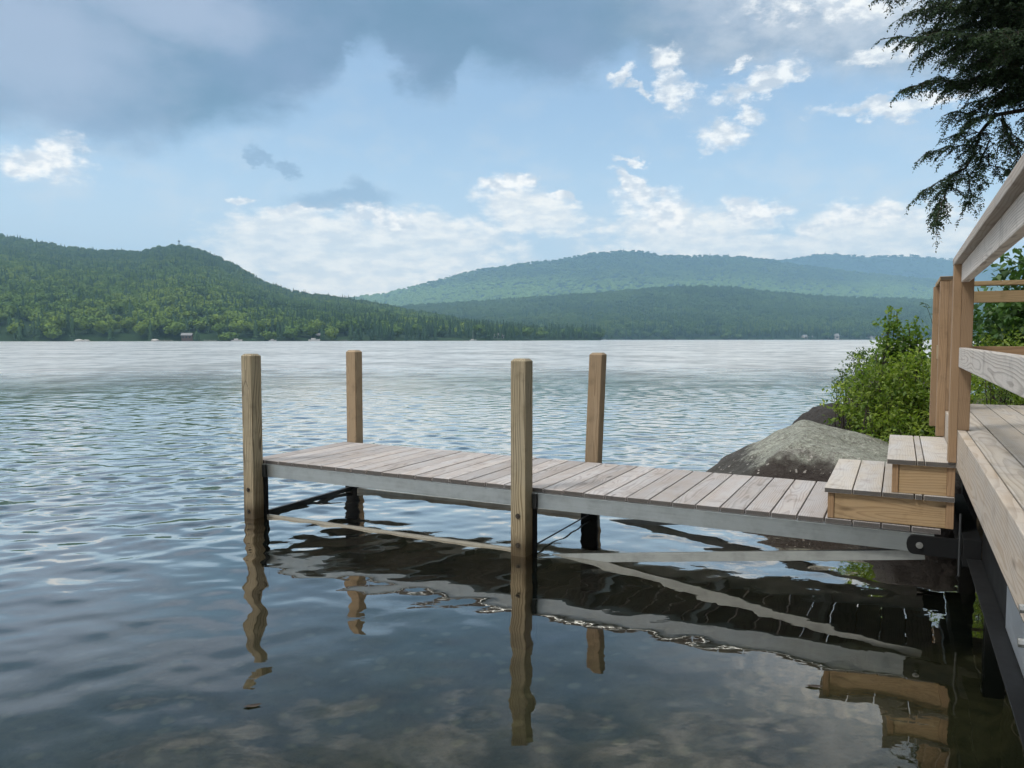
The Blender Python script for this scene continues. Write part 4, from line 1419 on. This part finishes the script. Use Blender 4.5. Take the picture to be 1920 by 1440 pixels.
# ------------------------------------------------------------------ sky
SUN_EL, SUN_AZ = 55.0, -115.0        # degrees; azimuth measured from +Y towards +X
world = bpy.data.worlds.new('World')
scene.world = world
world.use_nodes = True
nt = NT(world.node_tree)
nt.n.clear()
wout = nt.node('ShaderNodeOutputWorld')
bg = nt.node('ShaderNodeBackground')
nt.l.new(bg.outputs[0], wout.inputs[0])
STR = 0.1
EXPO = 0.9
bg.inputs['Strength'].default_value = STR
sky = nt.node('ShaderNodeTexSky', sky_type='NISHITA')
sky.sun_disc = False
sky.sun_elevation = R(SUN_EL); sky.sun_rotation = R(SUN_AZ)
sky.air_density = 1.0; sky.dust_density = 0.6; sky.ozone_density = 1.0
gen = nt.node('ShaderNodeTexCoord').outputs['Generated']
gx, gy, gz = nt.sep(gen)
AZ = nt.math('MULTIPLY', nt.math('ARCTAN2', gx, gy), 57.2958)
EL = nt.math('MULTIPLY', nt.math('ARCSINE', gz), 57.2958)
V = nt.comb(AZ, EL, 0.0)
VS = nt.comb(AZ, nt.math('MULTIPLY', EL, 1.7), 0.0)


def srgb(r, g, b_):
    f = lambda c: ((c / 255 + .055) / 1.055) ** 2.4 if c / 255 > .04045 else c / 255 / 12.92
    return tuple(f(c) / STR / 2 ** EXPO for c in (r, g, b_))


n_big = nt.noise(VS, 0.085, 6, 0.55)
n_mid = nt.noise(VS, 0.28, 7, 0.58)
wc_ = nt.noise(VS, 0.22, 5, 0.6, col=True)
warp = nt.vmath('MULTIPLY', nt.vmath('SUBTRACT', wc_, (.5, .5, .5)), (5.0, 3.0, 0.0))
VW = nt.vmath('ADD', V, warp)
wc2 = nt.noise(VS, 0.9, 6, 0.62, col=True)
VW2 = nt.vmath('ADD', VW, nt.vmath('MULTIPLY', nt.vmath('SUBTRACT', wc2, (.5, .5, .5)), (2.2, 1.3, 0.0)))
DEG = 57.2958 / FPX


def blob_field(vec, items):
    """smallest normalised distance to a list of ellipses (px, py, rx, ry, rot)"""
    cur = None
    for (x, y, rx, ry, rot) in items:
        a, e = azel(x, y)
        mp = nt.node('ShaderNodeMapping', vector_type='TEXTURE')
        nt.put(mp.inputs['Vector'], vec)
        mp.inputs['Location'].default_value = (a, e, 0)
        mp.inputs['Rotation'].default_value = (0, 0, R(rot))
        mp.inputs['Scale'].default_value = (rx * DEG, ry * DEG, 1)
        d = nt.vmath('LENGTH', mp.outputs[0])
        cur = d if cur is None else nt.math('MINIMUM', cur, d)
    return cur


col = sky.outputs[0]
# whiter, milkier air towards the horizon
col = nt.mix(nt.ramp(EL, 1.0, 22.0, 0.9, 0.45), col, nt.mix(nt.ramp(EL, 1.0, 14.0), srgb(208, 219, 234), srgb(178, 207, 236)))
# thin veil
veil = nt.ramp(nt.math('ADD', n_mid, nt.math('MULTIPLY', n_big, .6)), .72, 1.05, 0.0, .5)
veil = nt.math('MULTIPLY', veil, nt.ramp(EL, 24.0, 6.0, .1, 1.0))
col = nt.mix(veil, col, srgb(222, 228, 236))
# low pale cloud bank
dB = blob_field(VW, [(640, 470, 270, 75, 0), (520, 430, 120, 40, 8), (800, 450, 190, 60, -4), (700, 540, 420, 50, 0), (1000, 400, 110, 34, -8), (1640, 440, 170, 48, 0), (1280, 440, 160, 55, 0), (1500, 470, 360, 40, 0)])
n_fine = nt.noise(nt.vmath('MULTIPLY', VS, (.8, 1.25, 1)), .55, 8, .64)
bank = nt.ramp(nt.math('ADD', dB, nt.math('MULTIPLY', nt.math('SUBTRACT', nt.math('ADD', nt.math('MULTIPLY', n_mid, .5), nt.math('MULTIPLY', n_fine, .5)), .5), -2.2)), 1.15, .62)
bshade = nt.mix(nt.ramp(n_fine, .36, .66), srgb(236, 240, 244), srgb(284, 279, 268))
col = nt.mix(nt.math('MULTIPLY', bank, .93), col, bshade)
# the dark grey layer overhead: its lower edge as a curve of azimuth
edge_px = [(-1500, 330), (-300, 262), (0, 232), (110, 246), (200, 268), (300, 262), (400, 236), (480, 222), (560, 190), (640, 140), (690, 80), (740, 130), (830, 190), (880, 120), (930, 128), (1000, 150), (1080, 152), (1150, 100), (1230, 120), (1330, 128), (1450, 135), (1560, 140), (1700, 150), (1900, 190), (2600, 330), (4000, 420)]
cv = nt.node('ShaderNodeFloatCurve')
pts_ = []
for x, y in edge_px:
    a, e = azel(x, y)
    pts_.append(((a + 90) / 180, e / 60))
crv = cv.mapping.curves[0]
crv.points[0].location = (0, pts_[0][1]); crv.points[1].location = (1, pts_[-1][1])
for p_ in pts_: crv.points.new(*p_)
cv.mapping.update()
nt.put(cv.inputs['Value'], nt.math('MULTIPLY_ADD', nt.sep(VW2)[0], 1 / 180, .5))
edge = nt.math('MULTIPLY', cv.outputs[0], 60.0)
dd_ = nt.math('SUBTRACT', nt.sep(VW2)[1], edge)
darkm = nt.ramp(nt.math('ADD', dd_, nt.math('MULTIPLY', nt.math('SUBTRACT', n_big, .5), 2.0)), -1.3, 1.5)
# its own shading: blue grey belly, mauve and paler to the left top and to the right
dcol = nt.mix(nt.ramp(n_big, .35, .68), srgb(98, 131, 162), srgb(128, 150, 184))
dL = blob_field(VW, [(60, 70, 230, 130, 0), (330, 20, 200, 60, 0)])
dcol = nt.mix(nt.math('MULTIPLY', nt.ramp(nt.math('ADD', dL, nt.math('MULTIPLY', nt.math('SUBTRACT', n_mid, .5), -.9)), 1.3, .2), .8), dcol, srgb(188, 197, 220))
dRt = nt.ramp(nt.sep(VW)[0], 3.0, 20.0)
dcol = nt.mix(nt.math('MULTIPLY', dRt, .85), dcol, nt.mix(nt.ramp(n_mid, .35, .65), srgb(168, 181, 200), srgb(222, 225, 231)))
hi = nt.ramp(nt.math('ADD', EL, nt.math('MULTIPLY', nt.math('SUBTRACT', n_mid, .5), 16.0)), 25.0, 38.0)
dcol = nt.mix(nt.math('MULTIPLY', hi, .85), dcol, nt.mix(nt.ramp(n_big, .35, .65), srgb(240, 243, 248), srgb(440, 437, 428)))
col = nt.mix(nt.math('MULTIPLY', darkm, .97), col, dcol)
# bright cumulus scraps and sunlit edges
dC = blob_field(VW2, [(60, 308, 80, 22, 0), (120, 300, 40, 30, 0), (950, 350, 52, 20, 0), (985, 338, 26, 14, 20), (1050, 372, 40, 9, -8), (1235, 395, 76, 42, -28), (1190, 345, 36, 13, -40), (1180, 300, 42, 6, -10), (1415, 400, 60, 20, -6),
                      (1352, 254, 50, 26, 0), (1335, 240, 26, 20, 0), (1412, 216, 34, 14, -15), (1268, 168, 40, 30, -30), (1160, 142, 24, 16, 20), (1203, 168, 26, 9, -30), (1430, 160, 70, 18, 12), (1256, 108, 32, 22, 0), (1390, 122, 28, 10, 25),
                      (1655, 104, 60, 12, 0), (1600, 8, 90, 26, -14), (560, 395, 60, 12, 8), (720, 402, 90, 16, -10), (468, 366, 20, 8, 0), (1640, 402, 90, 18, 0), (1550, 430, 50, 18, 10), (1700, 195, 120, 16, 0), (1640, -60, 200, 60, 0)])
cum = nt.ramp(nt.math('ADD', dC, nt.math('MULTIPLY', nt.math('SUBTRACT', nt.noise(VS, .7, 9, .66), .5), -2.3)), 1.3, .4)
ccol = nt.mix(nt.ramp(nt.noise(nt.vmath('ADD', VS, (0.0, .5, 0.0)), .8, 5, .55), .38, .62), srgb(226, 230, 237), srgb(292, 286, 276))
col = nt.mix(nt.math('MULTIPLY', cum, .92), col, ccol)
# small grey scraps
dG = blob_field(VW2, [(640, 372, 100, 17, 6), (690, 362, 50, 20, -25), (487, 298, 22, 9, -30), (530, 318, 26, 8, -10), (600, 385, 60, 12, 0)])
gs = nt.ramp(nt.math('ADD', dG, nt.math('MULTIPLY', nt.math('SUBTRACT', n_mid, .5), -1.3)), 1.3, .4)
col = nt.mix(nt.math('MULTIPLY', gs, .85), col, srgb(142, 168, 200))
gain = nt.ramp(EL, 18.0, 2.0, 0.0, 1.0)
col = nt.mix(1.0, col, nt.comb(nt.math('MULTIPLY_ADD', gain, .95, 1.0), nt.math('MULTIPLY_ADD', gain, .70, 1.0), nt.math('MULTIPLY_ADD', gain, .45, 1.0)), 'MULTIPLY')
nt.l.new(col, bg.inputs['Color'])

# ------------------------------------------------------------------ sun
sd = bpy.data.lights.new('sun', 'SUN')
sd.energy = 1.5
sd.angle = R(12)
sd.color = (1.0, .95, .88)
so = bpy.data.objects.new('sun', sd); COL.objects.link(so)
dvec = Vector((math.sin(R(SUN_AZ)) * math.cos(R(SUN_EL)), math.cos(R(SUN_AZ)) * math.cos(R(SUN_EL)), math.sin(R(SUN_EL))))
so.rotation_euler = dvec.to_track_quat('Z', 'Y').to_euler()
so.location = (0, 0, 50)

# ------------------------------------------------------------------ camera
cd = bpy.data.cameras.new('camera')
cd.sensor_fit = 'HORIZONTAL'; cd.sensor_width = 36.0
cd.lens = FPX / 1920 * 36.0
cd.clip_start = .05; cd.clip_end = 30000
co_ = bpy.data.objects.new('camera', cd); COL.objects.link(co_)
co_.location = (0, 0, CAM_H); co_.rotation_euler = (math.pi / 2 - PITCH, 0, 0)
scene.camera = co_

scene.view_settings.view_transform = 'Standard'
scene.view_settings.look = 'None'
scene.view_settings.exposure = EXPO
scene.view_settings.gamma = 1.0
scene.cycles.use_denoising = True
scene.cycles.max_bounces = 8
scene.cycles.transparent_max_bounces = 12
scene.cycles.volume_bounces = 0
scene.cycles.sample_clamp_indirect = 6.0
